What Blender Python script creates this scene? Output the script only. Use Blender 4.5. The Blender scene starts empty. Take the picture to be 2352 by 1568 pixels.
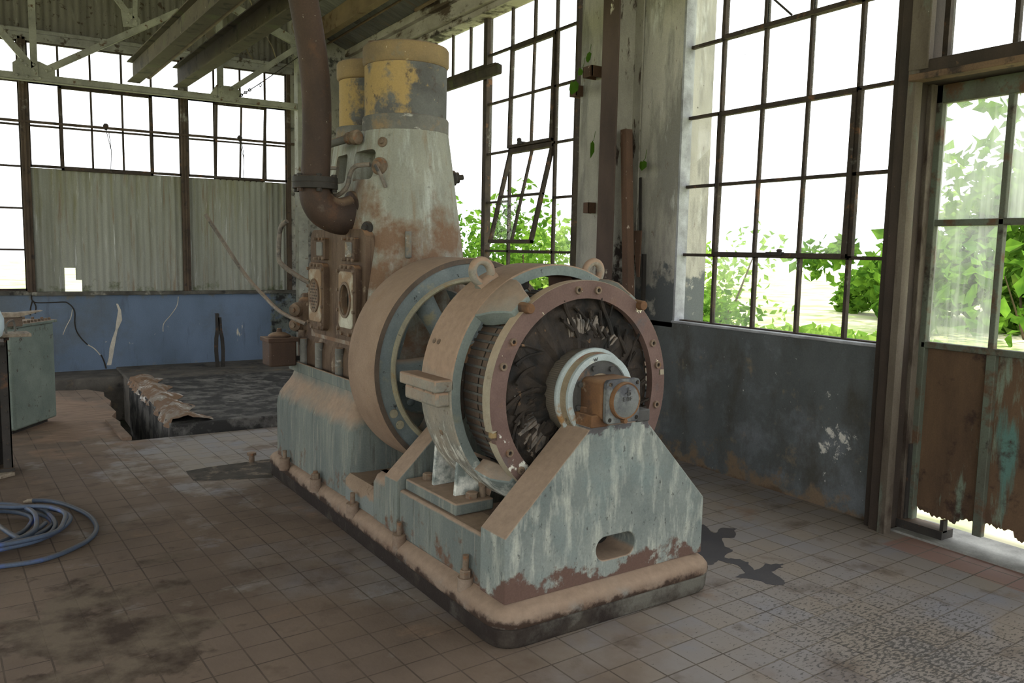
import bpy, bmesh, math, random
from mathutils import Vector, Matrix
random.seed(7)
SC = bpy.context.scene
COL = SC.collection
PI = math.pi
# ------------------------------------------------------------------ helpers
def lin(c):
    return tuple(((x/255)/12.92 if x/255 <= .04045 else ((x/255+.055)/1.055)**2.4) for x in c)
def C(r, g, b, k=1.0):
    m = .3*r+.55*g+.15*b; q = .70 if k != 1.0 else 1.0                # weathered surfaces are greyer than their paint names
    r, g, b = m+(r-m)*q, m+(g-m)*q, m+(b-m)*q
    return tuple(min(.95, x*k) for x in lin((r, g, b)))+(1.0,)

class MB:
    """collects verts and faces of one mesh"""
    def __init__(s): s.v = []; s.f = []
    def add(s, vs, fs):
        o = len(s.v); s.v += [tuple(p) for p in vs]; s.f += [tuple(i+o for i in f) for f in fs]; return s
    def box(s, x0, x1, y0, y1, z0, z1):
        return s.add([(x0,y0,z0),(x1,y0,z0),(x1,y1,z0),(x0,y1,z0),(x0,y0,z1),(x1,y0,z1),(x1,y1,z1),(x0,y1,z1)],
                     [(0,3,2,1),(4,5,6,7),(0,1,5,4),(1,2,6,5),(2,3,7,6),(3,0,4,7)])
    def prism(s, poly, plane, a, b):
        m = {'uz': lambda p, d: (p[0], d, p[1]), 'uv': lambda p, d: (p[0], p[1], d), 'vz': lambda p, d: (d, p[0], p[1])}[plane]
        n = len(poly)
        return s.add([m(p, a) for p in poly]+[m(p, b) for p in poly],
                     [tuple(range(n))[::-1], tuple(range(n, 2*n))]+[(i, (i+1) % n, n+(i+1) % n, n+i) for i in range(n)])
    def frame(s, axis):
        a = Vector(axis).normalized(); t = Vector((0,0,1)) if abs(a.z) < .9 else Vector((1,0,0))
        x = t.cross(a).normalized(); y = a.cross(x); return a, x, y
    def lathe(s, prof, o, axis, seg=32, closed=False, a0=0, a1=2*PI, sx=1.0):
        a, x, y = s.frame(axis); o = Vector(o); full = abs(a1-a0-2*PI) < 1e-6; n = seg if full else seg+1
        vs = []
        for r, h in prof:
            for i in range(n):
                t = a0+(a1-a0)*i/seg
                vs.append(o+a*h+x*(r*math.cos(t)*sx)+y*(r*math.sin(t)))
        fs = []; m = len(prof)
        for j in range(m if closed else m-1):
            k = (j+1) % m
            for i in range(n if full else n-1):
                i2 = (i+1) % n; fs.append((j*n+i, j*n+i2, k*n+i2, k*n+i))
        if not closed and full:
            if prof[0][0] > 1e-6: fs.append(tuple(range(n))[::-1])
            if prof[-1][0] > 1e-6: fs.append(tuple(range((m-1)*n, m*n)))
        if not full and closed:
            fs.append(tuple(j*n for j in range(m))); fs.append(tuple(j*n+n-1 for j in range(m))[::-1])
        return s.add(vs, fs)
    def cyl(s, p0, p1, r, r1=None, seg=16):
        p0 = Vector(p0); d = Vector(p1)-p0
        return s.lathe([(r, 0), (r if r1 is None else r1, d.length)], p0, d, seg)
    def hexa(s, p, axis, r, h, ph=0):
        return s.lathe([(r*.97, 0), (r, h*.1), (r, h*.88), (r*.86, h)], p, axis, 6, a0=ph, a1=ph+2*PI)
    def tube(s, path, r, seg=10, rs=None):
        P = [Vector(p) for p in path]; n = len(P)
        T = [(P[min(i+1, n-1)]-P[max(i-1, 0)]).normalized() for i in range(n)]
        a, x, y = s.frame(T[0]); vs = []
        for i in range(n):
            x = (x-T[i]*x.dot(T[i])).normalized(); y = T[i].cross(x); rr = rs[i] if rs else r
            vs += [P[i]+x*(rr*math.cos(2*PI*k/seg))+y*(rr*math.sin(2*PI*k/seg)) for k in range(seg)]
        fs = [(i*seg+k, i*seg+(k+1) % seg, (i+1)*seg+(k+1) % seg, (i+1)*seg+k) for i in range(n-1) for k in range(seg)]
        fs += [tuple(range(seg))[::-1], tuple(range((n-1)*seg, n*seg))]
        return s.add(vs, fs)
    def loft(s, loops, caps=True):
        n = len(loops[0]); vs = [p for l in loops for p in l]
        fs = [(j*n+i, j*n+(i+1) % n, (j+1)*n+(i+1) % n, (j+1)*n+i) for j in range(len(loops)-1) for i in range(n)]
        if caps: fs += [tuple(range(n))[::-1], tuple(range((len(loops)-1)*n, len(loops)*n))]
        return s.add(vs, fs)
    def bar(s, p0, p1, w, t, up=(0,0,1)):
        """rectangular bar from p0 to p1: width w across, thickness t along up"""
        p0 = Vector(p0); p1 = Vector(p1); d = (p1-p0).normalized(); u = Vector(up); x = d.cross(u)
        if x.length < 1e-4: x = d.cross(Vector((1,0,0)))
        x.normalize(); y = x.cross(d)
        vs = [p+x*(w/2*i)+y*(t/2*j) for p in (p0, p1) for i, j in ((-1,-1),(1,-1),(1,1),(-1,1))]
        return s.add(vs, [(0,1,2,3),(7,6,5,4),(0,4,5,1),(1,5,6,2),(2,6,7,3),(3,7,4,0)])
    def xf(s, M):
        s.v = [tuple(M @ Vector(p)) for p in s.v]; return s
    def mesh(s, name, off=(0,0,0), recalc=True):
        me = bpy.data.meshes.new(name)
        me.from_pydata([(p[0]-off[0], p[1]-off[1], p[2]-off[2]) for p in s.v], [], s.f)
        if recalc:
            bm = bmesh.new(); bm.from_mesh(me); bmesh.ops.recalc_face_normals(bm, faces=bm.faces); bm.to_mesh(me); bm.free()
        return me
BASE = {}
def finish(o, mat, bevel=0, seg=2, ang=38, smooth=True):
    me = o.data
    if mat: me.materials.append(mat)
    if smooth:
        me.polygons.foreach_set('use_smooth', [True]*len(me.polygons)); me.set_sharp_from_angle(angle=math.radians(ang))
    if bevel:
        m = o.modifiers.new('bevel', 'BEVEL'); m.width = bevel; m.segments = seg; m.limit_method = 'ANGLE'; m.angle_limit = math.radians(40)
        m.use_clamp_overlap = True
def part(name, mb, mat, parent, bevel=0, seg=2, ang=38, smooth=True, label=None, kind=None, recalc=True):
    b = BASE.get(parent.name, (0,0,0))
    me = mb.mesh(name, b, recalc) if isinstance(mb, MB) else mb
    o = bpy.data.objects.new(name, me); COL.objects.link(o); o.parent = parent; BASE[o.name] = b
    if isinstance(mb, MB): finish(o, mat, bevel, seg, ang, smooth)
    if label: o['label'] = label
    if kind: o['kind'] = kind
    return o
def solo(name, mb, mat, label=None, cat=None, group=None, kind=None, loc=(0,0,0), rotz=0, off=(0,0,0), bevel=0, seg=2, ang=38, smooth=True, recalc=True):
    o = bpy.data.objects.new(name, mb.mesh(name, off, recalc)); COL.objects.link(o); o.location = loc; o.rotation_euler = (0,0,rotz)
    BASE[o.name] = off; finish(o, mat, bevel, seg, ang, smooth)
    return tag(o, label, cat, group, kind)
def tag(o, label=None, cat=None, group=None, kind=None):
    for k, v in (('label', label), ('category', cat), ('group', group), ('kind', kind)):
        if v: o[k] = v
    return o
def thing(name, label, cat, loc=(0,0,0), rotz=0, group=None, off=(0,0,0)):
    o = bpy.data.objects.new(name, None); COL.objects.link(o); o.location = loc; o.rotation_euler = (0,0,rotz)
    o.empty_display_size = .1; BASE[o.name] = off
    return tag(o, label, cat, group)
def copy_part(o, parent, dloc=None, rot=None):
    c = o.copy(); COL.objects.link(c); c.parent = parent; BASE[c.name] = BASE.get(o.name, (0,0,0))
    if dloc: c.location = Vector(o.location)+Vector(dloc)
    if rot: c.rotation_euler = rot
    return c
def boolean(a, cutters, name='cut', solver='EXACT'):
    """a MB minus list of MB -> mesh datablock"""
    oa = bpy.data.objects.new('tmp_a', a.mesh(name)); COL.objects.link(oa); tmp = [oa]
    for c in cutters:
        ob = bpy.data.objects.new('tmp_b', c.mesh('tmp_b')); COL.objects.link(ob); tmp.append(ob)
        m = oa.modifiers.new('b', 'BOOLEAN'); m.operation = 'DIFFERENCE'; m.object = ob; m.solver = solver
    dg = bpy.context.evaluated_depsgraph_get(); dg.update()
    me = bpy.data.meshes.new_from_object(oa.evaluated_get(dg))
    mb = MB(); mb.add([v.co[:] for v in me.vertices], [tuple(p.vertices) for p in me.polygons])
    for o in tmp: 
        d = o.data; bpy.data.objects.remove(o); bpy.data.meshes.remove(d)
    bpy.data.meshes.remove(me)
    return mb
def rrect(x0, x1, y0, y1, r, n=5):
    pts = []
    for cx, cy, a in ((x1-r, y0+r, -PI/2), (x1-r, y1-r, 0), (x0+r, y1-r, PI/2), (x0+r, y0+r, PI)):
        pts += [(cx+r*math.cos(a+PI/2*i/n), cy+r*math.sin(a+PI/2*i/n)) for i in range(n+1)]
    return pts
def ellipse(cx, cy, a, b, n=28): return [(cx+a*math.cos(2*PI*i/n), cy+b*math.sin(2*PI*i/n)) for i in range(n)]
def smoothpath(P, k=6, closed=False):
    P = [Vector(p) for p in P]; out = []; n = len(P)
    for i in range(n if closed else n-1):
        if closed: a, b, c, d = P[i-1], P[i], P[(i+1) % n], P[(i+2) % n]
        else: a, b, c, d = P[max(i-1,0)], P[i], P[i+1], P[min(i+2,n-1)]
        for j in range(k):
            t = j/k; out.append(.5*((2*b)+(c-a)*t+(2*a-5*b+4*c-d)*t*t+(3*b-a-3*c+d)*t**3))
    if not closed: out.append(P[-1])
    return out
# ------------------------------------------------------------------ materials
class NT:
    def __init__(s, name):
        s.m = bpy.data.materials.new(name); s.m.use_nodes = True; s.t = s.m.node_tree; s.t.nodes.clear()
        s.out = s.n('ShaderNodeOutputMaterial'); s.co = s.n('ShaderNodeTexCoord').outputs['Object']; s.sep = None; s.geo = None
    def n(s, t, **kw):
        x = s.t.nodes.new(t)
        for k, v in kw.items(): setattr(x, k, v)
        return x
    def L(s, a, b): s.t.links.new(a, b)
    def put(s, sock, v):
        if isinstance(v, (int, float)): sock.default_value = v
        elif isinstance(v, tuple): sock.default_value = v
        else: s.L(v, sock)
    def math(s, op, a, b=0.0, clamp=False):
        x = s.n('ShaderNodeMath', operation=op, use_clamp=clamp); s.put(x.inputs[0], a); s.put(x.inputs[1], b); return x.outputs[0]
    def mix(s, f, a, b):
        x = s.n('ShaderNodeMix', data_type='RGBA'); s.put(x.inputs[0], f); s.put(x.inputs[6], a); s.put(x.inputs[7], b); return x.outputs[2]
    def rng(s, v, a, b, c=0.0, d=1.0):
        x = s.n('ShaderNodeMapRange', clamp=True); s.put(x.inputs[0], v); 
        for i, q in enumerate((a, b, c, d)): x.inputs[1+i].default_value = q
        return x.outputs[0]
    def vec(s, st=(1,1,1), off=(0,0,0), rot=(0,0,0), co=None):
        x = s.n('ShaderNodeMapping'); s.L(co or s.co, x.inputs[0]); x.inputs[1].default_value = off; x.inputs[2].default_value = rot; x.inputs[3].default_value = st
        return x.outputs[0]
    def noise(s, sc, det=4.0, st=(1,1,1), off=(0,0,0), rough=.6, co=None, dist=0.0):
        x = s.n('ShaderNodeTexNoise'); s.L(s.vec(st, off, co=co), x.inputs['Vector']); x.inputs['Scale'].default_value = sc
        x.inputs['Detail'].default_value = det; x.inputs['Roughness'].default_value = rough; x.inputs['Distortion'].default_value = dist
        return x.outputs['Fac']
    def xyz(s):
        if not s.sep: s.sep = s.n('ShaderNodeSeparateXYZ'); s.L(s.co, s.sep.inputs[0])
        return s.sep.outputs
    def nz(s):
        if not s.geo:
            g = s.n('ShaderNodeNewGeometry'); q = s.n('ShaderNodeSeparateXYZ'); s.L(g.outputs['Normal'], q.inputs[0]); s.geo = q.outputs
        return s.geo
    def done(s, col, rough=.8, metal=0.0, bump=None, spec=.25, alpha=None):
        p = s.n('ShaderNodeBsdfPrincipled'); s.put(p.inputs['Base Color'], col); s.put(p.inputs['Roughness'], rough); s.put(p.inputs['Metallic'], metal)
        p.inputs['Specular IOR Level'].default_value = spec
        if bump is not None:
            b = s.n('ShaderNodeBump'); b.inputs['Strength'].default_value = bump[1]; b.inputs['Distance'].default_value = bump[2] if len(bump) > 2 else .01
            s.put(b.inputs['Height'], bump[0]); s.L(b.outputs[0], p.inputs['Normal'])
        s.L(p.outputs[0], s.out.inputs[0]); return s.m
_seed = [0]
def weather(name, c1, c2, vs=6.0, vst=(1,1,1), layers=(), dust=None, rough=.8, metal=0.0, bump=(40, .25), spec=.25, fine=.12):
    """two-tone noisy base, worn patches on top, dust settled on upward faces"""
    t = NT(name); _seed[0] += 1; so = _seed[0]*3.7
    base = t.mix(t.rng(t.noise(vs, 5, vst, (so, 0, 0)), .33, .67), c1, c2)
    for i, l in enumerate(layers):
        v = t.noise(l.get('s', 5), l.get('d', 6), l.get('st', (1,1,1)), (so+i*5.3, i*2.1, 1.7), l.get('r', .65))
        for ax, key in ((0, 'x'), (1, 'y'), (2, 'z')):
            if key in l:     # (from, to, weight): adds weight as the coordinate runs from 'from' to 'to'
                a, b, w = l[key]; lo, hi = (a, b) if a < b else (b, a)
                g = t.rng(t.xyz()[ax], lo, hi, 0 if a < b else w, w if a < b else 0); v = t.math('ADD', v, g)
        if 'p' in l:         # around a point: (x, y, z, radius, weight[, sx, sy, sz])
            q = l['p']; sc = q[5:8] if len(q) > 5 else (1, 1, 1)
            d = t.n('ShaderNodeVectorMath', operation='DISTANCE'); t.L(t.vec(sc), d.inputs[0]); d.inputs[1].default_value = tuple(q[i]*sc[i] for i in range(3))
            v = t.math('ADD', v, t.rng(d.outputs['Value'], 0, l['p'][3], l['p'][4], 0))
        if 'up' in l: v = t.math('ADD', v, t.rng(t.nz()[2], -.2, .9, 0, l['up']))
        w = l.get('w', .05); th = l.get('t', .6)
        f = t.rng(v, th-w, th+w, 0, l.get('a', 1.0))
        base = t.mix(f, base, l['c'])
    if fine:
        n = t.noise(120, 3, (1,1,1), (so, 3, 1)); q = t.n('ShaderNodeMix', data_type='RGBA', blend_type='MULTIPLY'); q.inputs[0].default_value = 1.0
        t.L(base, q.inputs[6]); g = t.n('ShaderNodeCombineColor'); r = t.rng(n, .3, .7, 1-fine, 1+fine*.6)
        for k in range(3): t.L(r, g.inputs[k])
        t.L(g.outputs[0], q.inputs[7]); base = q.outputs[2]
    if dust:
        c, lo, hi, am = dust
        f = t.math('MULTIPLY', t.rng(t.math('ADD', t.nz()[2], t.math('MULTIPLY', t.math('SUBTRACT', t.noise(9, 5, (1,1,1), (so, 8, 0)), .5), .5)), lo, hi), am)
        dn = t.mix(t.rng(t.noise(30, 4, (1,1,1), (0, so, 0)), .3, .7), c, tuple(x*.78 for x in c[:3])+(1,))
        base = t.mix(f, base, dn)
    b = None
    if bump: b = (t.math('ADD', t.noise(bump[0], 6, (1,1,1), (so, 1, 4), .7), t.math('MULTIPLY', t.noise(bump[0]*.2, 3, (1,1,1), (so, 2, 4)), 1.2)), bump[1], .008)
    return t.done(base, rough, metal, b, spec)
K = 1.35
DUST = C(150, 120, 94, K)
RUST = C(110, 66, 34, K); DRUST = C(58, 38, 26, K); TAN = C(140, 112, 86, K)
GG = C(112, 120, 112, K); GGd = C(86, 95, 90, K); WHITE = C(196, 194, 180, K); TEAL = C(88, 104, 104, K); BLACK = C(38, 36, 32, K)
STREAK = (3.2, 3.2, .28)
M = {}
M['pedestal'] = weather('worn_grey_green_paint', C(120, 126, 117, K), C(92, 101, 96, K), 3.5, (1, 1, .7), [
    dict(c=C(166, 166, 148, K), s=9, st=(2.2, 2.2, .5), t=.585, w=.09, d=9, a=.75),
    dict(c=C(94, 112, 110, K), s=4, t=.6, w=.1, a=.6),
    dict(c=C(60, 62, 58, K), s=46, st=(1, 1, .6), t=.66, w=.04, d=4, a=.8),
    dict(c=C(92, 64, 52, K), s=6, d=8, t=.93, w=.03, z=(.44, .17, .55)),
    dict(c=C(74, 70, 70, K), s=9, d=6, t=.93, w=.025, z=(.70, .84, .52)),
    dict(c=C(76, 78, 78, K), s=5, st=(1, 1, .8), t=.70, w=.015, d=7)],
    dust=(DUST, .30, .62, .97), bump=(60, .3))
M['bed'] = weather('grimy_green_cast_iron', C(104, 110, 100, K), C(84, 92, 88, K), 4, (2, 2, .5), [
    dict(c=C(140, 136, 116, K), s=10, st=STREAK, t=.62, w=.08, a=.6),
    dict(c=C(64, 60, 50, K), s=8, st=STREAK, t=.64, w=.07, a=.7),
    dict(c=C(96, 66, 46, K), s=7, t=.80, w=.05, z=(.5, .16, .26))],
    dust=(DUST, .22, .6, .98), bump=(50, .3))
M['moulding'] = weather('dusty_moulding', C(128, 106, 86, K), C(106, 80, 60, K), 7, (1,1,1), [
    dict(c=C(104, 70, 36, K), s=6, t=.66, w=.04, d=7), dict(c=C(56, 38, 26, K), s=5, t=.82, w=.05, z=(.17, .09, .38)),
    dict(c=C(120, 116, 106, K), s=5, t=.64, w=.06, a=.8)], dust=(DUST, .25, .7, .9), bump=(80, .3))
M['plinth'] = weather('oil_soaked_concrete', C(70, 60, 48, K), C(50, 42, 34, K), 5, (1,1,1.5), [
    dict(c=C(96, 92, 80, K), s=6, t=.57, w=.08, d=7, a=.8, x=(-.5, .6, .14)), dict(c=C(40, 30, 24, K), s=4, t=.62, w=.08, x=(.2, -.6, .2)),
    dict(c=C(190, 180, 156, K), s=7, t=.74, w=.03, d=9)], rough=.85, bump=(35, .6))
M['column'] = weather('weathered_engine_paint', C(142, 140, 124, K), C(118, 118, 106, K), 4, (1.6, 1.6, .5), [
    dict(c=C(170, 174, 166, K), s=5, st=STREAK, t=.60, w=.08, a=.6),
    dict(c=C(124, 98, 66, K), s=7, st=STREAK, t=.63, w=.07, a=.55),
    dict(c=C(86, 84, 76, K), s=16, t=.66, w=.05, a=.7),
    dict(c=C(126, 92, 64, K), s=4, t=.86, w=.12, x=(-.1, -.36, .34), a=.85),
    dict(c=C(112, 74, 46, K), s=5, t=.80, w=.10, z=(1.35, .9, .34), a=.9)],
    dust=(DUST, .45, .85, .85), bump=(60, .25))
M['crank'] = weather('rust_stained_crankcase', C(100, 76, 54, K), C(72, 50, 35, K), 5, (1.4, 1.4, .6), [
    dict(c=C(62, 42, 30, K), s=7, st=STREAK, t=.60, w=.07), dict(c=C(150, 130, 104, K), s=6, t=.64, w=.05, a=.7)], dust=(C(150, 104, 66, K), .4, .8, .8))
M['cream'] = weather('cream_cover_paint', C(176, 172, 150, K), C(156, 150, 128, K), 6, (1,1,.6), [
    dict(c=C(122, 90, 60, K), s=9, t=.64, w=.05, a=.8), dict(c=C(90, 66, 48, K), s=30, t=.68, w=.04), dict(c=C(130, 100, 70, K), s=4, t=.78, w=.08, z=(1.12, 1.04, .3))], dust=(DUST, .4, .8, .8))
M['drum'] = weather('scorched_cylinder_paint', C(98, 98, 94, K), C(78, 76, 74, K), 5, (1,1,1.3), [
    dict(c=C(158, 124, 62, K), s=6, t=.74, w=.05, d=8, x=(.14, -.24, .32)),
    dict(c=C(126, 104, 62, K), s=9, t=.66, w=.04, d=8, a=.9),
    dict(c=C(74, 62, 56, K), s=14, t=.62, w=.04, d=8, a=.8),
    dict(c=C(168, 150, 110, K), s=26, t=.69, w=.02, d=5)], dust=(DUST, .5, .9, .8), bump=(70, .3))
M['cap'] = weather('ochre_cylinder_cap', C(142, 112, 64, K), C(116, 94, 62, K), 5, (1,1,1), [
    dict(c=C(108, 104, 88, K), s=8, t=.63, w=.06), dict(c=C(190, 170, 130, K), s=26, t=.70, w=.02)], dust=(C(146, 116, 90, K), .5, .85, .95), bump=(70, .25))
M['band'] = weather('grey_band', C(112, 108, 98, K), C(88, 86, 80, K), 6, (1,1,1), [
    dict(c=C(176, 172, 160, K), s=7, st=(1,1,2), t=.65, w=.05), dict(c=C(130, 104, 70, K), s=6, t=.62, w=.06)], dust=(C(150, 112, 82, K), .5, .85, .95))
M['pipe'] = weather('rusty_exhaust_iron', C(72, 50, 37, K), C(52, 38, 31, K), 5, (1,1,.6), [
    dict(c=C(104, 92, 80, K), s=4, t=.66, w=.07, a=.8), dict(c=C(96, 58, 32, K), s=5, t=.62, w=.07, a=.7), dict(c=C(190, 180, 160, K), s=70, t=.76, w=.01, d=2)],
    dust=(C(140, 108, 80, K), .45, .8, .9), rough=.7, bump=(60, .2))
M['dark_iron'] = weather('dark_iron', C(56, 50, 44, K), C(42, 38, 35, K), 8, (1,1,1), [dict(c=C(96, 60, 36, K), s=9, t=.63, w=.06)], dust=(C(120, 92, 68, K), .5, .85, .6), rough=.7)
M['wheel_rim'] = weather('dusty_wheel_rim', C(136, 108, 84, K), C(120, 92, 70, K), 5, (1,1,1), [
    dict(c=C(128, 88, 52, K), s=6, t=.66, w=.08, a=.6), dict(c=C(100, 82, 66, K), s=30, st=(1, 4, 1), t=.64, w=.06, a=.5)], dust=(DUST, .3, .9, .7), bump=(90, .12))
M['rim_edge'] = weather('dark_rim_edge', C(92, 76, 62, K), C(74, 60, 49, K), 8, (1,1,1), [dict(c=C(120, 84, 52, K), s=7, t=.64, w=.06)])
M['wheel_face'] = weather('blue_grey_wheel_paint', C(112, 122, 120, K), C(92, 104, 105, K), 6, (1,1,1), [
    dict(c=C(44, 44, 42, K), s=16, t=.66, w=.015, d=9), dict(c=C(150, 136, 92, K), s=6, t=.64, w=.06, a=.7), dict(c=C(176, 176, 162, K), s=12, t=.70, w=.03)],
    dust=(DUST, .45, .85, .8), bump=(60, .2))
M['bead'] = weather('yellowed_bead', C(150, 140, 106, K), C(126, 118, 96, K), 8, (1,1,1), [dict(c=C(150, 108, 48, K), s=7, t=.63, w=.06), dict(c=C(52, 48, 42, K), s=22, t=.67, w=.02)], dust=(DUST, .5, .9, .6))
M['frame_out'] = weather('dust_caked_frame', C(138, 124, 104, K), C(108, 108, 98, K), 7, (1,1,1), [
    dict(c=C(186, 182, 166, K), s=6, st=(2, 6, 2), t=.80, w=.08, z=(1.0, .6, .28)), dict(c=C(96, 88, 70, K), s=9, st=(2,5,2), t=.62, w=.06, a=.7),
    dict(c=C(96, 74, 58, K), s=34, t=.66, w=.03)], dust=(C(152, 118, 90, K), -.05, .18, .97), bump=(55, .45))
M['frame_face'] = weather('grey_frame_face', C(112, 122, 115, K), C(92, 102, 98, K), 5, (1,1,1), [
    dict(c=C(196, 196, 184, K), s=7, t=.80, w=.08, d=8, z=(.95, .5, .28)), dict(c=C(42, 42, 40, K), s=20, t=.68, w=.015, d=7), dict(c=C(120, 112, 72, K), s=6, t=.66, w=.06, a=.7)],
    dust=(DUST, .35, .75, .9), bump=(60, .3))
M['oxide'] = weather('red_oxide_inside', C(86, 50, 34, K), C(64, 40, 30, K), 5, (1,1,1), [dict(c=C(60, 58, 52, K), s=5, t=.6, w=.08), dict(c=C(170, 150, 130, K), s=60, t=.76, w=.01)], rough=.7)
M['primer'] = weather('flaking_brown_primer', C(108, 80, 70, K), C(92, 66, 58, K), 7, (1,1,1), [
    dict(c=C(120, 84, 58, K), s=5, t=.62, w=.07, a=.8), dict(c=C(82, 76, 76, K), s=6, t=.64, w=.05, a=.8),
    dict(c=C(206, 196, 158, K), s=17, t=.665, w=.008, d=9), dict(c=C(196, 192, 176, K), s=7, t=.74, w=.012, d=10, z=(1.05, .75, .12))], dust=(C(150, 124, 96, K), .5, .9, .9), bump=(60, .3))
M['beige_edge'] = weather('beige_ring_edge', C(150, 138, 112, K), C(132, 116, 92, K), 6, (1,1,1), [dict(c=C(110, 84, 60, K), s=8, t=.65, w=.05)], dust=(C(170, 136, 102, K), .2, .7, .8))
M['core'] = weather('brown_armature_blocks', C(104, 82, 66, K), C(86, 68, 55, K), 14, (1,1,1), [], dust=(C(136, 106, 80, K), .2, .8, .7))
M['core_rib'] = weather('grey_slot_wedge', C(98, 96, 90, K), C(80, 76, 70, K), 14, (1,1,1), [])
M['winding'] = weather('charred_winding', C(58, 46, 36, K), C(36, 31, 27, K), 14, (1,1,1), [
    dict(c=C(120, 84, 50, K), s=16, t=.66, w=.03, d=8), dict(c=C(190, 180, 165, K), s=40, t=.73, w=.012), dict(c=C(30, 28, 26, K), s=6, t=.55, w=.06)], bump=(30, .9))
M['riser'] = weather('dusty_copper_strip', C(120, 106, 92, K), C(86, 78, 70, K), 20, (1,1,1), [dict(c=C(60, 58, 56, K), s=12, t=.6, w=.05)], dust=(C(146, 120, 96, K), .2, .7, .8), rough=.6)
M['shaft'] = weather('dull_shaft_steel', C(92, 84, 72, K), C(74, 66, 58, K), 9, (1,1,1), [dict(c=C(96, 64, 42, K), s=8, t=.62, w=.06)], rough=.5)
M['ring_blue'] = weather('pale_blue_ring_paint', C(156, 168, 166, K), C(136, 146, 144, K), 8, (1,1,1), [
    dict(c=C(150, 104, 50, K), s=8, t=.80, w=.05, z=(1.15, .8, .26)), dict(c=C(64, 56, 48, K), s=34, t=.69, w=.02), dict(c=C(188, 184, 166, K), s=8, t=.62, w=.06)])
M['groove'] = weather('tan_groove_paint', C(150, 132, 100, K), C(122, 104, 76, K), 8, (1,1,1), [dict(c=C(140, 72, 50, K), s=3, t=.74, w=.04, z=(.98, 1.16, .3)), dict(c=C(70, 56, 42, K), s=16, t=.66, w=.04)])
M['flange_dark'] = weather('dark_end_flange', C(70, 68, 64, K), C(56, 54, 52, K), 9, (1,1,1), [dict(c=C(110, 76, 48, K), s=8, t=.63, w=.05)], rough=.65)
M['housing'] = weather('orange_rust_housing', C(116, 74, 38, K), C(92, 58, 34, K), 8, (1,1,1), [dict(c=C(150, 126, 100, K), s=8, t=.66, w=.05), dict(c=C(64, 46, 36, K), s=6, t=.62, w=.07)], dust=(C(140, 98, 62, K), .5, .9, .8))
M['cap_grey'] = weather('worn_grey_cap', C(112, 114, 106, K), C(86, 88, 88, K), 8, (1,1,1), [
    dict(c=C(64, 64, 68, K), s=6, t=.72, w=.06, z=(.97, .88, .3)), dict(c=C(140, 104, 58, K), s=9, t=.67, w=.05), dict(c=C(150, 146, 124, K), s=7, t=.62, w=.06)], rough=.6)
M['nut'] = weather('rusty_nut', C(118, 96, 74, K), C(90, 70, 54, K), 20, (1,1,1), [dict(c=C(120, 74, 42, K), s=20, t=.6, w=.06)], dust=(DUST, .4, .8, .8))
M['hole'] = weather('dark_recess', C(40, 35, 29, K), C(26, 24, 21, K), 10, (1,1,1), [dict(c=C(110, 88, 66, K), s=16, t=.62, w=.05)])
def commutator_mat():
    t = NT('worn_commutator_bars'); x = t.xyz()
    a = t.math('ARCTAN2', t.math('SUBTRACT', x[2], .94), x[0])
    w = t.math('SINE', t.math('MULTIPLY', a, 126.0))
    c = t.mix(t.rng(t.noise(6, 5, (1, .5, 1)), .35, .68), C(112, 98, 80, K), C(84, 78, 68, K))
    c = t.mix(t.rng(w, .55, .98, 0, .6), c, C(58, 52, 44, K))
    return t.done(c, .55, .0, (w, .25, .004), .4)
M['commutator'] = commutator_mat()
# ================================================================== THE GENERATING SET
# local frame of the set: u across, v along the shaft (away from the door), z up
TH = math.radians(2.5); OX, OY = 2.08, 2.70
def wor(u, v, z=0): return (OX+u*math.cos(TH)-v*math.sin(TH), OY+u*math.sin(TH)+v*math.cos(TH), z)
def mthing(name, label, cat, u=0, v=0, z=0, group=None): return thing(name, label, cat, wor(u, v, z), TH, group, (u, v, z))
AU, AZ = .09, .94            # shaft axis
def A(v): return (AU, v, AZ)
VAX = (0, 1, 0)
def pol(r, deg, v): return (AU+r*math.cos(math.radians(deg)), v, AZ+r*math.sin(math.radians(deg)))
# ---- plinth
def foot(inset, z, n=6):
    fr = [(-.515+inset, -.113+inset), (.70-inset, -.113+inset), (.665-inset, 2.93-inset), (-.445+inset, 2.93-inset)]
    r = max(.13-inset*.4, .03); out = []
    for i, (x, y) in enumerate(fr):
        p = Vector((x, y)); a = Vector(fr[i-1])-p; b = Vector(fr[(i+1) % 4])-p; a.normalize(); b.normalize()
        for k in range(n+1):
            t = k/n; q = (p+a*r)*(1-t)**2+2*t*(1-t)*p+(p+b*r)*t*t; out.append((q.x, q.y, z))
    return out
m = MB().loft([foot(.012, 0), foot(.004, .02), foot(0, .084)])
pl = mthing('concrete_plinth', 'low oil-blackened concrete plinth with crumbling white spots under the machine', 'plinth', .09, 1.4)
part('block', m, M['plinth'], pl, bevel=.008)
# ---- bedplate with its two bearing pedestals
bed = mthing('bedplate', 'grey-green cast iron bedplate with two sloping pedestals, resting on the concrete plinth', 'machine base', .09, 1.4)
prof = [(.0, .086), (-.004, .10), (.0, .122), (.014, .142), (.036, .156), (.060, .166), (.078, .176), (.088, .196), (.092, .24)]
part('foot_moulding', MB().loft([foot(a, z) for a, z in prof]), M['moulding'], bed, label='rounded foot moulding caked in brown dust')
PED = [(-.46, .17), (-.46, .435), (-.046, .826), (-.046, .838), (.282, .838), (.282, .822), (.652, .435), (.652, .17)]
hole = MB().prism(rrect(.008, .228, .248, .352, .05, 6), 'uz', -.2, .3)
front = boolean(MB().prism(PED, 'uz', -.055, .125), [hole])
part('pedestal', front, M['pedestal'], bed, bevel=.022, seg=3, label='front pedestal of worn grey-green paint with an oval slot')
rec = MB().prism(rrect(.0, .236, .24, .36, .05, 6), 'uz', .120, .132)
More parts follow.
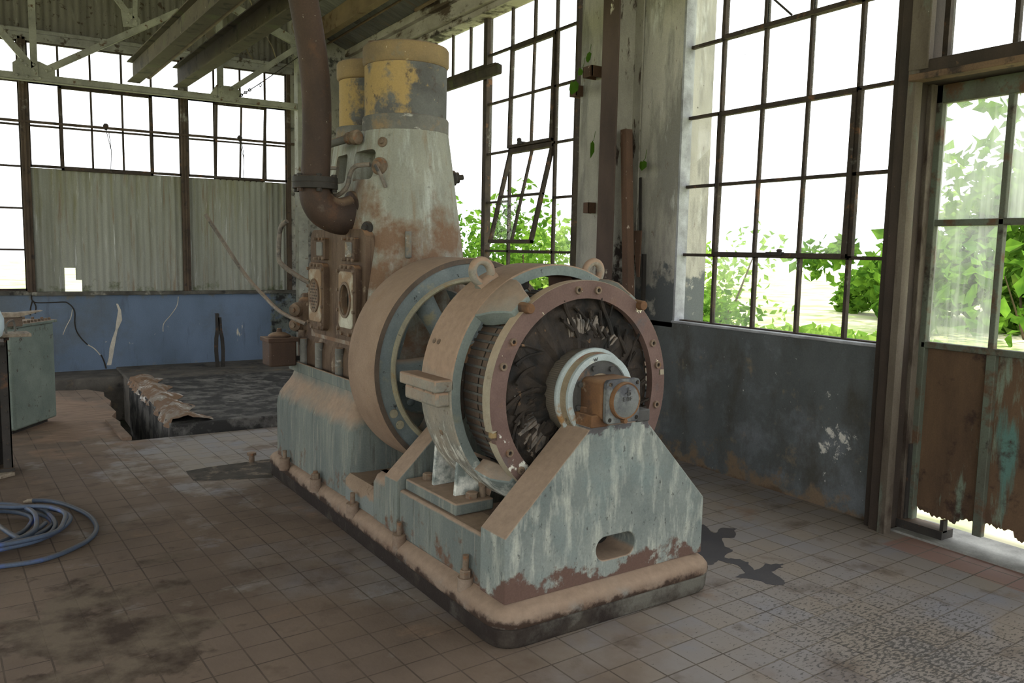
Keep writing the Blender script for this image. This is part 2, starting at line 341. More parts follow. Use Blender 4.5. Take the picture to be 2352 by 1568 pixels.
part('slot_shade', rec, M['hole'], bed)  # dark sheet closing the slot, coloured to stand for the shade inside
part('pedestal', MB().prism(PED, 'uz', .885, 1.02), M['bed'], bed, bevel=.025, seg=3, label='dusty rear pedestal between dynamo and flywheel')
mb = MB()                                                            # side rails and trough under the dynamo
for a, b in ((-.445, -.27), (.46, .64)): mb.box(a, b, .12, .89, .16, .395)
mb.box(-.3, .48, .1, .9, .16, .23)
part('dynamo_rail', mb, M['bed'], bed, bevel=.014)
# platform below the flywheel
plat = MB().loft([[(-.437,1.0,.17),(.62,1.0,.17),(.62,1.56,.17),(-.437,1.56,.17)], [(-.437,1.0,.285),(.62,1.0,.285),(.62,1.56,.285),(-.437,1.56,.285)], [(-.41,1.0,.312),(.6,1.0,.312),(.6,1.56,.312),(-.41,1.56,.312)]])
part('oil_platform', plat, weather('oily_platform', C(136, 110, 84, K), C(120, 94, 70, K), 5, (1,1,1), [dict(c=C(84, 52, 28, K), s=4, t=.64, w=.03, d=6), dict(c=C(70, 48, 32, K), s=5, t=.85, w=.05, y=(1.35, 1.56, .36)), dict(c=C(104,110,104,K), s=5, t=.8, w=.05, z=(.30,.22,.5))], bump=(50,.3)), bed)
# engine block of the bedplate: rounded shoulders
def blk(hw, z, c=.10, r=.09, v0=1.54, v1=2.80): return [(x, y, z) for x, y in rrect(c-hw, c+hw, v0, v1, r, 6)]
blocks = [blk(.53, .17), blk(.53, .50), blk(.525, .55), blk(.51, .59, v0=1.55), blk(.485, .63, v0=1.565, v1=2.785), blk(.455, .67, v0=1.59, v1=2.77), blk(.435, .705, v0=1.605, v1=2.76), blk(.425, .745, v0=1.61, v1=2.75)]
part('engine_bed', MB().loft(blocks), M['bed'], bed)
mb = MB().box(-.335, -.318, 1.60, 2.76, .735, .80); part('gasket_lip', mb, M['bed'], bed, bevel=.004)
# pocket rib on the flank
part('flank_rib', MB().loft([[(x, y, z) for x, y in rrect(-.447+i, -.36, 1.03, 1.20, .035, 4)] for i, z in ((0,.17),(0,.36),(.02,.395),(.05,.41))]), M['bed'], bed)
def anchor(u, v, z, h, nut=True):
    q = MB().cyl((u, v, z-.05), (u, v, z+.018), .036, .032, 18); q.cyl((u, v, z+.018), (u, v, z+.026), .034, seg=18)
    a = part('anchor_bolt', q, M['moulding'], bed)
    q = MB()
    if nut: q.hexa((u, v, z+.026), (0,0,1), .026, .032, .3)
    q.cyl((u, v, z+.02), (u, v, z+.026+h), .0135, seg=12); part('nut', q, M['nut'], a)
for u, v, z, h, n in ((-.468, 2.47, .175, .05, False), (-.468, 1.93, .172, .045, True), (-.468, 1.39, .17, .055, False), (-.468, .835, .165, .06, False), (-.466, .225, .165, .095, True), (.64, .3, .165, .08, True), (.63, 1.2, .165, .06, True)): anchor(u, v, z, h, n)
# ---- dynamo frame
RO, RI, VF, VB = .556, .507, .37, .64
dyn = mthing('dynamo_frame', 'big ring-shaped dynamo field frame with lifting eyes, split at lugs half way up', 'dynamo', AU, .5)
ring = MB().lathe([(RO-.006, VF), (RO, VF+.006), (RO, VB-.006), (RO-.006, VB)], A(0), VAX, 96)
ring.f = [f for f in ring.f if len(f) == 4]
part('outer_ring', ring, M['frame_out'], dyn)
q = MB().lathe([(RO-.006, VF), (RI, VF), (RI, VF+.02)], A(0), VAX, 96); q.f = [f for f in q.f if len(f) == 4]; part('front_face', q, M['frame_face'], dyn)
q = MB().lathe([(RI, VF+.02), (RI, VB-.01), (RI+.005, VB), (RO-.006, VB)], A(0), VAX, 96); q.f = [f for f in q.f if len(f) == 4]; part('inner_bore', q, M['oxide'], dyn, label='red oxide inner bore')
for sgn in (-1, 1):                                                  # split-line lugs
    def L(u): return AU+sgn*u
    a = sorted((L(.535), L(.632)))
    g = part('joint_lug', MB().box(a[0], a[1], VF+.0, VB+.06, .952, 1.005), M['frame_out'], dyn, bevel=.008)
    b = sorted((L(.535), L(.615)))
    part('joint_lug', MB().box(b[0], b[1], VF+.015, VB+.04, .885, .950), M['frame_out'], dyn, bevel=.012)
    for vv in (.42, .50, .60): part('lug_bolt', MB().hexa((L(.60), vv, .925), (0,0,1), .016, .024), M['nut'], g)
def eye(deg):
    c = Vector(pol(RO+.052, deg, .505)); n = (c-Vector(A(.505))).normalized(); tg = Vector((-n.z, 0, n.x))
    P = []
    for i in range(19):
        t = -PI*.32+i/18*(2*PI*.82); P.append(c+tg*(.047*math.cos(t))*1.0+n*(.052*math.sin(t)))
    P = [Vector(pol(RO-.004, deg-5.5, .505)+()) ]+P[0:]+[Vector(pol(RO-.004, deg+5.5, .505))]
    rs = [.026]+[.0195]*(len(P)-2)+[.026]
    part('lifting_eye', MB().tube(smoothpath(P, 3), .02, 12, [.026]*3+[.0195]*(len(smoothpath(P,3))-6)+[.026]*3), M['frame_out'], dyn)
eye(122); eye(58)
for dg_, vv in ((158, .545), (158, .585), (200, .5)): 
    p = Vector(pol(RO-.004, dg_, vv)); n = p-Vector(A(vv)); part('screw_head', MB().lathe([(.013,0),(.013,.006),(.006,.010)], p, n, 12), M['nut'], dyn)
# feet
for sgn, u0, u1 in ((-1, -.425, -.225), (1, .405, .605)):
    ft = part('foot', MB().box(u0, u1, .385, .86, .398, .452), M['bed'], dyn, bevel=.008, label='dusty foot plate bolted to the bedplate rail')
    ui, uo = (u1, u0) if sgn < 0 else (u0, u1)
    for vv in (.50, .70): part('gusset', MB().prism([(uo-sgn*.06, .45), (uo-sgn*.075, .645), (uo-sgn*.20, .535), (uo-sgn*.21, .45)] , 'uz', vv-.011, vv+.011), M['frame_face'], ft, bevel=.004)
    part('web', MB().prism([(ui, .45), (ui-sgn*.05, .60), (ui+sgn*(-.02), .50), (ui-sgn*.0, .45)], 'uz', .42, .64), M['frame_out'], ft)
    part('foot_bolt', MB().hexa((uo-sgn*.115, .435, .452), (0,0,1), .03, .026, .2), M['nut'], ft)
    q = MB().cyl((uo-sgn*.165, .425, .452), (uo-sgn*.165, .425, .52), .0155, seg=14); q.hexa((uo-sgn*.165, .425, .50), (0,0,1), .02, .02); part('foot_bolt', q, M['nut'], ft)
    part('foot_bolt', MB().hexa((uo-sgn*.09, .80, .452), (0,0,1), .026, .03, .2), M['nut'], ft)
# arms that carry the brush ring
def arm(deg):
    loops = []
    for t, v, r0, r1, hw in ((0, VF+.01, .45, RO-.004, 13), (.25, VF-.05, .452, .556, 12), (.5, VF-.10, .452, .552, 10), (.75, .235, .452, .535, 8), (1, .19, .455, .515, 6)):
        lo = []
        n = 7
        for i in range(n): lo.append(pol(r1, deg-hw+2*hw*i/(n-1), v))
        for i in range(n): lo.append(pol(r0+.03*(1-t)*abs(1-2*i/(n-1))**2, deg+hw-2*hw*i/(n-1), v))
        loops.append(lo)
    a = part('brush_ring_arm', MB().loft(loops), M['frame_face'], dyn, bevel=.006)
    p = pol(.492, deg, .13)
    q = MB().cyl(p, pol(.492, deg, .20), .021, .026, 18); part('arm_bolt', q, M['housing'], a, bevel=.003)
for d_ in (130, 50, 231, 309): arm(d_)
# pole pieces seen through the ring
for d_ in (180, 120, 60, 0, 240, 300):
    lo = [[pol(r, d_+s_, v) for r, s_ in ((RI+.004, -17), (RI+.004, 17), (.462, 15), (.458, 0), (.462, -15))] for v in (VF+.05, VB-.04)]
    part('pole_piece', MB().loft(lo), M['oxide'] if d_ in (60, 0, 300) else M['winding'], dyn, bevel=.008)
# ---- brush ring
br = mthing('brush_ring', 'brown primered ring with flaking cream paint and bolt holes, held in front of the dynamo', 'brush ring', AU, .16)
BO, BI, B0, B1 = .491, .413, .16, .195
q = MB().lathe([(BI, B0), (BO, B0), (BO, B1), (BI, B1)], A(0), VAX, 96, closed=True)
notch = [MB().prism([(AU-.56, .775), (AU-.452, .775), (AU-.452, .815), (AU-.56, .815)], 'uz', .1, .25), MB().prism([(AU+.455, .985), (AU+.56, .985), (AU+.56, 1.01), (AU+.455, 1.01)], 'uz', .1, .25)]
rg = boolean(q, notch)
o = part('ring_plate', rg, M['primer'], br, ang=30)
q = MB().lathe([(BO+.001, B0+.002), (BO+.0015, B1)], A(0), VAX, 96, a0=math.radians(185), a1=math.radians(205)) if False else None
edge = MB().lathe([(BO+.0012, B0+.0012), (BO+.0012, B1+.03), (BO-.03, B1+.03)], A(0), VAX, 72, a0=math.radians(-27), a1=math.radians(175))
def arc_band(d0, d1):
    e = MB(); n = int(abs(d1-d0)/3)+1
    lo = [[pol(r, d0+(d1-d0)*i/n, v) for r, v in ((BO-.02, B0+.004), (BO+.0014, B0+.0014), (BO+.0014, B1+.022), (BO-.02, B1+.022))] for i in range(n+1)]
    return e.loft(lo)
part('rim_band', arc_band(-17, 196), M['beige_edge'], br); part('rim_band', arc_band(202, 335), M['beige_edge'], br)
for d_ in (199.5,): part('contact_lug', MB().box(AU-.478, AU-.440, .165, .19, .782, .806), weather('brass_lug', C(146,116,66,K), C(120,92,52,K), 9), br, bevel=.004, label='yellowish brass lug in the ring notch')
def bushing(deg, hx=False):
    p = pol(.452, deg, B0-.010)
    q = MB().lathe([(.0155, 0), (.0155, .012), (.009, .012), (.009, -.002)] if False else [(.009, .011), (.009, 0), (.0165, 0), (.0175, .002), (.0175, .012)], p, VAX, 6 if hx else 20)
    b = part('bushing', q, M['nut'], br, ang=30)
    part('bore', MB().lathe([(.0092, .008), (.0092, .0085)], p, VAX, 14), M['hole'], b)
for i, d_ in enumerate((96, 82, 148, 162, 210, 223, 237, 26, 12, -12, -30, -55)): bushing(d_, d_ in (148,))
# ---- armature
arma = mthing('armature', 'dynamo armature with charred windings, fanned copper strips and banded commutator on its shaft', 'armature', AU, .2)
part('shaft', MB().lathe([(.055, -.06), (.058, .0), (.075, .0), (.075, .05), (.068, .08), (.068, 1.5)], A(0), VAX, 32), M['shaft'], arma, bevel=.003)
co = part('core', MB().lathe([(.30, .225), (.438, .23), (.438, .46), (.30, .47)], A(0), VAX, 96), M['core'], arma)
q = MB()
for k in range(72):
    lo = [[pol(r, k*5+s_, v) for r, s_ in ((.434, -.75), (.4435, -.7), (.4435, .7), (.434, .75))] for v in (.226, .462)]; q.loft(lo)
part('slot_wedges', q, M['core_rib'], co)
q = MB().lathe([(.4405, .335), (.4405, .341)], A(0), VAX, 96); q.f = [f for f in q.f if len(f) == 4]; part('band_gap', q, M['hole'], co)
rnd = random.Random(3)
q = MB().lathe([(.075, .19), (.22, .185), (.30, .195), (.38, .20), (.415, .215), (.43, .235)], A(0), VAX, 64)
q.f = [f for f in q.f if len(f) == 4]
q.v = [(x+rnd.uniform(-.006,.006), y+rnd.uniform(-.012,.012), z+rnd.uniform(-.006,.006)) for x, y, z in q.v]
wd = part('end_winding', q, M['winding'], arma, smooth=False)
for k in range(46):
    d0 = rnd.uniform(0, 360); r0 = rnd.uniform(.22, .30); r1 = rnd.uniform(.34, .43); dd = rnd.uniform(8, 24)
    pts = [pol(r0+(r1-r0)*t, d0+dd*t, .175+.02*math.sin(PI*t)+rnd.uniform(-.01,.006)) for t in (0,.33,.66,1)]
    part('coil_end', MB().tube(smoothpath(pts, 3), rnd.uniform(.005, .011), 6), M['winding'], arma)
part('commutator', MB().lathe([(.188, .105), (.191, .108), (.193, .125), (.191, .23), (.186, .24)], A(0), VAX, 96), M['commutator'], arma)
part('riser_hub', MB().lathe([(.15, .238), (.206, .238), (.214, .246), (.214, .262), (.15, .27)], A(0), VAX, 64), M['winding'], arma)
q = MB().lathe([(.150, .115), (.199, .115), (.203, .108), (.203, .096), (.199, .090), (.150, .088)], A(0), VAX, 80); part('end_ring', q, M['ring_blue'], arma, label='pale blue outer end ring')
q = MB().lathe([(.150, .09), (.187, .09), (.184, .056), (.150, .056)], A(0), VAX, 80); part('ring_groove', q, M['groove'], arma, label='tan groove with a brick-red streak')
q = MB().lathe([(.152, .06), (.181, .06), (.1835, .052), (.1815, .042), (.172, .040), (.154, .044), (.150, .06)], A(0), VAX, 80, closed=True); fr_ring = part('end_ring', q, M['ring_blue'], arma, label='pale blue front end ring with a letter')
q = MB().lathe([(.098, .052), (.154, .052), (.154, .066), (.098, .066)], A(0), VAX, 64, closed=True); fd = part('end_flange', q, M['flange_dark'], arma)
for k in range(8): part('flange_bolt', MB().hexa(pol(.128, 45*k+18, .040), VAX, .0125, .013), M['flange_dark'], fd)
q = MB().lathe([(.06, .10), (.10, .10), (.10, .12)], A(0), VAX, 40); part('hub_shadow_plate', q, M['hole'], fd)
def letter(strokes, place, mat, parent, name, w=.0022):
    b_ = MB()
    for a_, c_ in strokes: b_.bar(place(*a_), place(*c_), w, w, VAX)
    return part(name, b_, mat, parent)
def on_ring(x, y): return pol(.166+y, 103-x*360/(2*PI*.166), .0392)
letter([((-.011,.007),(-.006,-.007)), ((-.006,-.007),(-.001,.005)), ((-.001,.005),(.004,-.007)), ((.004,-.007),(.010,.007))], on_ring, M['flange_dark'], fr_ring, 'letter')
def fan(d0, d1, n, r1, seedv):
    rr = random.Random(seedv)
    for k in range(n):
        d = d0+(d1-d0)*k/(n-1); l = r1+rr.uniform(-.016, .014); b0 = rr.uniform(-4, 4); w = rr.uniform(.0035, .0055)
        P = [Vector(pol(.205, d, .222+rr.uniform(-.004,.004))), Vector(pol(.26, d+b0*.15, .205)), Vector(pol(.31, d+b0*.5, .196)), Vector(pol(l, d+b0, .200+rr.uniform(-.006,.006)))]
        lo = []
        for i, p in enumerate(P):
            rad = (p-Vector(A(p.y))).normalized(); tg = Vector((-rad.z, 0, rad.x))
            lo.append([p+tg*w*a_+Vector((0, b_, 0)) for a_, b_ in ((-1,-.014),(1,-.014),(1,.014),(-1,.014))])
        part('riser_strip', MB().loft(lo), M['riser'], arma, smooth=False)
fan(72, 104, 16, .335, 1); fan(196, 250, 27, .352, 2); fan(48, 66, 4, .32, 3)
# ---- bearing at the near end
be = mthing('bearing', 'rust-orange shaft bearing with a square grey end cap on top of the front pedestal', 'bearing', AU+.02, -.02, .838)
hs = part('bearing_housing', MB().loft([[(x, v, z) for x, z in rrect(AU-w_, AU+w_, .86, h_, .03, 5)] for v, w_, h_ in ((-.075, .098, 1.025), (-.06, .103, 1.03), (.06, .103, 1.03), (.08, .09, 1.02))]), M['housing'], be, bevel=.006)
for a, b in ((-.046, .045), (.205, .282)): part('pad', MB().box(a, b, -.062, .09, .832, .885), M['housing'] if a < 0 else M['flange_dark'], be, bevel=.006)
part('pad_nut', MB().hexa((.0, .03, .885), (0,0,1), .028, .022), M['housing'], be); part('pad_nut', MB().hexa((.245, .03, .885), (0,0,1), .026, .014), M['housing'], be)
def capring(w, v): 
    pts = []
    for x, z in rrect(AU-w, AU+w, .942-w, .942+w, .022, 5):
        dx, dz = x-AU, z-.942; r = math.hypot(dx, dz); a = math.atan2(dz, dx); k = 1 if min(abs(math.cos(2*a)), 1) < .45 else 1
        pts.append((x, v, z))
    return pts
ec = part('end_cap', MB().loft([capring(.086, -.075), capring(.092, -.08), capring(.092, -.098), capring(.088, -.102)]), M['cap_grey'], be)
part('cap_dome', MB().lathe([(.078, -.100), (.077, -.112), (.070, -.118), (.066, -.1185), (.062, -.122), (.0, -.128)][::-1], (AU, 0, .945), VAX, 48), M['cap_grey'], ec)
q = MB().lathe([(.067, -.117), (.075, -.121), (.079, -.112), (.079, -.10)], (AU, 0, .945), VAX, 48); q.f = [f for f in q.f if len(f) == 4]; part('cap_rim', q, M['housing'], ec)
for sx in (-1, 1):
    for sz in (-1, 1): part('cap_screw', MB().lathe([(.009, -.104), (.009, -.1005)], (AU+sx*.074, 0, .942+sz*.074), VAX, 12), M['hole'], ec)
part('drain_plug', MB().hexa((AU-.005, -.125, .862), VAX, .011, .03), M['housing'], ec)
def on_cap(x, y): return (AU+x, -.1275, .955+y)
def G(ox, strokes): return [((a[0]+ox, a[1]), (b[0]+ox, b[1])) for a, b in strokes]
E_ = [((-.006,-.007),(-.006,.007)), ((-.006,.007),(.004,.007)), ((-.006,0),(.003,0)), ((-.006,-.007),(.004,-.007))]
B_ = [((-.005,-.007),(-.005,.007)), ((-.005,.007),(.005,.007)), ((.005,.007),(.005,-.007)), ((-.005,-.007),(.005,-.007)), ((-.005,0),(.005,0))]
F_ = [((-.005,-.007),(-.005,.007)), ((-.005,.007),(.005,.007)), ((-.005,0),(.004,0))]
letter(G(-.019, E_)+G(0, B_)+G(.018, F_), on_cap, M['flange_dark'], ec, 'cast_letters', .003)
emb = [((0,.012),(0,.048)), ((0,.034),(.012,.034)), ((-.010,.026),(.0,.022)), ((0,.014),(.012,.016)), ((.012,.016),(.014,.026)), ((.014,.026),(0,.030)), ((-.012,.021),(-.010,.026))]
letter(emb, on_cap, M['flange_dark'], ec, 'cast_emblem', .0032)
# rear bearing on the second pedestal
rb = mthing('bearing', 'rust-brown rear bearing between dynamo and flywheel, half hidden behind the armature', 'bearing', AU, .95, .838)
part('bearing_housing', MB().lathe([(.13, .87), (.14, .88), (.14, 1.01), (.13, 1.03)], A(0), VAX, 36), M['housing'], rb)
for a, b in ((-.14, -.02), (.2, .32)):
    part('pad', MB().box(a, b, .875, 1.0, .835, .885), M['bed'], rb, bevel=.006); part('pad_nut', MB().hexa(((a+b)/2, .93, .885), (0,0,1), .03, .03), M['housing'], rb)
# ---- flywheel
fw = mthing('flywheel', 'wide dusty brown flywheel with blue-grey oval spokes between dynamo and engine', 'flywheel', AU, 1.26, .37)
RF = .572
q = MB().lathe([(RF-.004, 1.10), (RF, 1.106), (RF, 1.415), (RF-.004, 1.42)], A(0), VAX, 128); q.f = [f for f in q.f if len(f) == 4]; part('rim_tread', q, M['wheel_rim'], fw)
q = MB().lathe([(RF-.004, 1.10), (.542, 1.10), (.540, 1.112)], A(0), VAX, 128); q.f = [f for f in q.f if len(f) == 4]; part('rim_edge', q, M['rim_edge'], fw)
q = MB().lathe([(.540, 1.112), (.470, 1.118)], A(0), VAX, 128); q.f = [f for f in q.f if len(f) == 4]; rf = part('rim_face', q, M['wheel_face'], fw)
q = MB().lathe([(.470, 1.118), (.462, 1.108), (.450, 1.106), (.440, 1.115), (.432, 1.16), (.428, 1.22), (.428, 1.33), (.46, 1.40), (.54, 1.405), (RF-.004, 1.42)], A(0), VAX, 128); q.f = [f for f in q.f if len(f) == 4]; part('inner_bead', q, M['bead'], fw)
for k in range(6):
    d = 60*k+4; lo = []
    for r, hu, hv in ((.10, .062, .05), (.2, .058, .048), (.32, .058, .046), (.40, .066, .048), (.432, .092, .055)):
        c = Vector(pol(r, d, 1.235)); rad = (c-Vector(A(1.235))).normalized(); tg = Vector((-rad.z, 0, rad.x))
        lo.append([c+tg*hu*math.cos(2*PI*i/20)+Vector((0, hv*math.sin(2*PI*i/20), 0)) for i in range(20)])
    part('spoke', MB().loft(lo), M['wheel_face'], fw)
part('hub', MB().lathe([(.11, 1.12), (.125, 1.13), (.13, 1.16), (.13, 1.34), (.11, 1.36)], A(0), VAX, 40), M['wheel_face'], fw)
for d_ in (206, 214): 
    c = Vector(pol(.505, d_, 1.113)); part('rim_plug', MB().lathe([(.024, 0), (.022, -.004), (0, -.005)], c, VAX, 18), M['bead'], rf)
# ---- engine
V1, V2 = 1.89, 2.42
eng = mthing('engine', 'tall two-cylinder vertical engine with a tapering grey column and ochre capped cylinders', 'engine', AU, 2.1, .745)
def stad(z, grow=0):
    r1 = .255+.136*(2.23-z)+grow; r2 = .215+.13*(2.23-z)+grow; w = .34+grow; n = 18; P = []
    for i in range(n+1):
        t = PI+PI*i/n; P.append((AU+max(-w, min(w, r1*math.cos(t))), V1+r1*math.sin(t), z))
    for i in range(n+1):
        t = PI*i/n; P.append((AU+max(-w, min(w, r2*math.cos(t))), V2+r2*math.sin(t), z))
    return P
zs = [.84, 1.0, 1.2, 1.4, 1.6, 1.7, 1.8, 1.9, 2.0, 2.1, 2.18, 2.235]
rc = [MB().prism(rrect(1.775, 2.035, 1.945, 2.115, .03, 4), 'vz', -.5, -.055), MB().prism(rrect(2.165, 2.37, 1.945, 2.12, .03, 4), 'vz', -.5, -.04)]
fr = boolean(MB().loft([stad(z) for z in zs]), rc)
part('column', fr, M['column'], eng, ang=32)
mb = MB()
for a, b in ((1.78, 2.03), (2.17, 2.365)): mb.box(-.053, -.045, a, b, 1.95, 2.11)
part('recess_back', mb, M['band'], eng)
part('sump', MB().loft([[(x, y, z) for x, y in rrect(-.275, .46, 1.56, 2.78, .06, 5)] for z in (.74, .90)]+[[(x, y, z) for x, y in rrect(-.262, .45, 1.57, 2.76, .06, 5)] for z in (.945,)]+[[(x, y, z) for x, y in rrect(-.24, .42, 1.6, 2.74, .06, 5)] for z in (1.0, 1.05)]), M['crank'], eng)
for v_ in (2.60, 2.33, 2.0): part('stud_rib', MB().cyl((-.288, v_, .74), (-.288, v_, .955), .026, seg=14), M['band'], eng, bevel=.004)
part('stud_rib', MB().cyl((-.26, 2.70, .90), (-.26, 2.70, 1.0), .026, seg=14), M['nut'], eng)
# tapered neck plate on the crankcase side carrying the covers
part('crankcase_side', MB().loft([[(u, y, z) for y, z in rrect(1.70, 2.55, 1.0, 1.66, .07, 6)] for u in (-.20, -.255)]), M['crank'], eng)
def cover(vc, hw, open_):
    outer = MB().prism(rrect(vc-hw, vc+hw, 1.035, 1.455, .045, 6), 'vz', -.295, -.25)
    el = MB().prism(ellipse(vc+(-.0), 1.25, .072, .092), 'vz', -.4, -.2)
    ob = boolean(outer, [el]) if open_ else outer
    c = part('access_cover', ob, M['crank'], eng, bevel=.006)
    inner = MB().prism(rrect(vc-hw+.028, vc+hw-.028, 1.085, 1.415, .03, 6), 'vz', -.302, -.29)
    if open_: inner = boolean(inner, [el])
    part('cover_plate', inner, M['cream'], c, bevel=.004, label='cream painted centre of the cover')
    q = MB(); n = 36
    ri = ellipse(vc, 1.25, .070, .090, n); ro = ellipse(vc, 1.25, .086, .106, n)
    lo = [[(-.302, *ro[i]), (-.310, *ro[i]), (-.310, *ri[i]), (-.302, *ri[i])] for i in range(n)]; lo.append(lo[0]); q.loft(lo, caps=False)
    part('port_ring', q, M['nut'] if open_ else M['crank'], c)
    if open_: part('port_shade', MB().prism(ellipse(vc, 1.25, .075, .095), 'vz', -.258, -.2565), M['hole'], c, label='dark plate painted as the shade inside the open porthole')  # dark plate whose colour stands in for shade behind the opening
    else:
        g = MB().prism(ellipse(vc, 1.25, .072, .092), 'vz', -.309, -.30); cut = []
        for j in range(-4, 5):
            for i in range(-3, 4):
                x, y = vc+i*.018+(j % 2)*.009, 1.25+j*.019
                if ((x-vc)/.062)**2+((y-1.25)/.082)**2 < 1: cut.append(ellipse(x, y, .0042, .0062, 8))
        part('grille', g, M['nut'], c)
        h_ = MB()
        for e in cut: h_.prism(e, 'vz', -.3098, -.305)
        part('grille_holes', h_, M['hole'], c)
    for dv, dz in ((-1,-.17),(-1,-.06),(-1,.06),(-1,.17),(1,-.17),(1,-.06),(1,.06),(1,.17),(-.45,.195),(.45,.195),(-.45,-.195),(.45,-.195),(0,.195)):
        x = vc+dv*(hw-.014) if abs(dv) in (0, 1) else vc+dv*hw
        part('cover_bolt', MB().hexa((-.295, x, 1.245+dz), (-1,0,0), .011, .014), M['nut'], c)
cover(1.88, .128, True); cover(2.365, .13, False)
for vc in (1.86, 2.31):
    c = part('valve_cover', MB().prism(rrect(vc-.072, vc+.072, 1.475, 1.61, .012, 3), 'vz', -.285, -.24), M['crank'], eng, bevel=.005)
    part('cover_plate', MB().prism(rrect(vc-.045, vc+.045, 1.50, 1.585, .008, 3), 'vz', -.292, -.28), M['band'], c)
    for dv in (-.058, 0, .058):
        for z in (1.482, 1.603): part('cover_bolt', MB().hexa((-.285, vc+dv, z), (-1,0,0), .010, .022 if dv > 0 else .012), M['nut'], c)
# cylinders
def cylinder(v, rd, rcap, rfl, zt, valve):
    o = (AU, v, 0)
    q = MB().lathe([(rd, 2.22), (rd, zt-.085), (rd-.006, zt-.08), (rd-.006, zt-.06)], o, (0,0,1), 64); c = part('cylinder', q, M['drum'], eng)
    q = MB().lathe([(rfl-.004, 2.225), (rfl, 2.23), (rfl, 2.305), (rfl-.006, 2.315), (rd, 2.317)], o, (0,0,1), 64); part('cylinder_flange', q, M['band'], c)
    q = MB().lathe([(rd, zt-.082), (rcap-.008, zt-.078), (rcap, zt-.066), (rcap, zt+.018), (rcap-.008, zt+.03), (rcap-.026, zt+.036), (rcap-.045, zt+.034), (rcap-.05, zt+.028), (0, zt+.028)], o, (0,0,1), 64); part('cylinder_cap', q, M['cap'], c, label='ochre cylinder cap with dusty top')
    if valve:
        q = MB().lathe([(.058, zt+.02), (.058, zt+.045), (.050, zt+.05), (.050, zt+.075), (.056, zt+.078), (.056, zt+.135), (.05, zt+.14), (.03, zt+.14), (.03, zt+.165), (.0, zt+.165)], (AU, v-.07, 0), (0,0,1), 24); part('relief_valve', q, M['crank'], c, bevel=.002)
cylinder(V1, .242, .253, .256, 2.69, False)
cylinder(V2, .185, .20, .205, 2.69, True)
# fittings on the column
def rr_(z): return .255+.136*(2.23-z)
def oncol(deg, z, out=0.0): r = rr_(z)+out; return Vector((AU+r*math.cos(math.radians(deg)), V1+r*math.sin(math.radians(deg)), z))
def boss(deg, z, prof, name, mat):
    p = oncol(deg, z, -.012); n = Vector((math.cos(math.radians(deg)), math.sin(math.radians(deg)), .136)); return part(name, MB().lathe(prof, p, n, 24), mat, eng)
b = boss(203, 1.662, [(.042, 0), (.040, .022), (.034, .028), (.018, .03), (.018, .045), (.0, .047)], 'plug_boss', M['dark_iron'])
b = boss(212, 2.015, [(.052, 0), (.05, .02), (.042, .03), (.02, .034), (.018, .055), (0, .056)], 'lever_boss', M['nut'])
p = oncol(212, 2.02, .045); part('lever_arm', MB().tube([p, p+Vector((.02, -.02, -.05)), p+Vector((.05, -.03, -.125))], .011, 8), M['riser'], b)
boss(214, 2.15, [(.03, 0), (.028, .02), (.014, .022), (.012, .035), (0, .036)], 'small_plug', M['nut'])
b = boss(-14, 1.985, [(.048, 0), (.046, .03), (.034, .04), (.034, .055), (.016, .06), (.016, .085), (0, .086)], 'side_plug', M['dark_iron'])
p0, p1 = oncol(246, 1.50, .008), oncol(246, 1.655, .008); part('gauge_strip', MB().bar(p0, p1, .036, .03, Vector((math.cos(math.radians(246)), math.sin(math.radians(246)), 0))), M['band'], eng, bevel=.01)
# small pipework on the near flank
part('fuel_pipe', MB().tube(smoothpath([(-.33, 2.03, 1.855), (-.31, 1.97, 1.855), (-.30, 1.92, 1.87), (-.285, 1.88, 1.91), (-.275, 1.86, 1.98), (-.255, 1.82, 2.015), (-.20, 1.76, 2.022)], 5), .0135, 9), M['riser'], eng)
part('cross_pipe', MB().tube([(-.28, 2.30, 2.165), (-.24, 1.96, 2.185)], .024, 12), M['band'], eng)
part('pipe_union', MB().lathe([(.030,0),(.036,.01),(.036,.03),(.028,.035),(.028,.05),(.042,.055),(.042,.09),(.03,.1)], (-.243, 1.98, 2.184), (.35, -1, .05), 14), M['nut'], eng)
part('fuel_pipe', MB().tube(smoothpath([(-.25, 2.32, 1.99), (-.26, 2.28, 2.03), (-.22, 2.18, 2.03)], 5), .012, 8), M['riser'], eng)
part('drain_pipe', MB().tube(smoothpath([(-.44, 2.46, 1.71), (-.47, 2.50, 1.66), (-.475, 2.52, 1.50), (-.46, 2.51, 1.44), (-.36, 2.47, 1.36), (-.31, 2.45, 1.33)], 5), .0155, 10), M['riser'], eng)
pump = part('pump', MB().lathe([(.085, .80), (.085, 1.17), (.075, 1.20), (.055, 1.215), (.05, 1.24), (0, 1.245)], (-.17, 2.79, 0), (0,0,1), 28), M['crank'], eng, label='rust-orange pump on the far corner')
for z in (1.13, 1.03): part('pump_valve', MB().lathe([(.05,-.03),(.05,.0),(.042,.01),(.042,.03),(.03,.04),(.018,.045),(.018,.06),(0,.06)], (-.27, 2.78, z), (-.75,-.65,0), 14), M['nut'], pump)
lub = part('lubricator', MB().box(-.515, -.335, 2.60, 2.76, .775, .945), M['pipe'], eng, bevel=.012)
part('lubricator_lid', MB().box(-.525, -.325, 2.59, 2.77, .935, .962).lathe([(.075,.962),(.07,.975),(.045,.99),(.018,.995),(.014,1.02),(0,1.02)], (-.425, 2.68, 0), (0,0,1), 24), M['pipe'], lub, bevel=.003)
part('lubricator_bracket', MB().box(-.36, -.25, 2.66, 2.70, .80, .83), M['dark_iron'], lub)
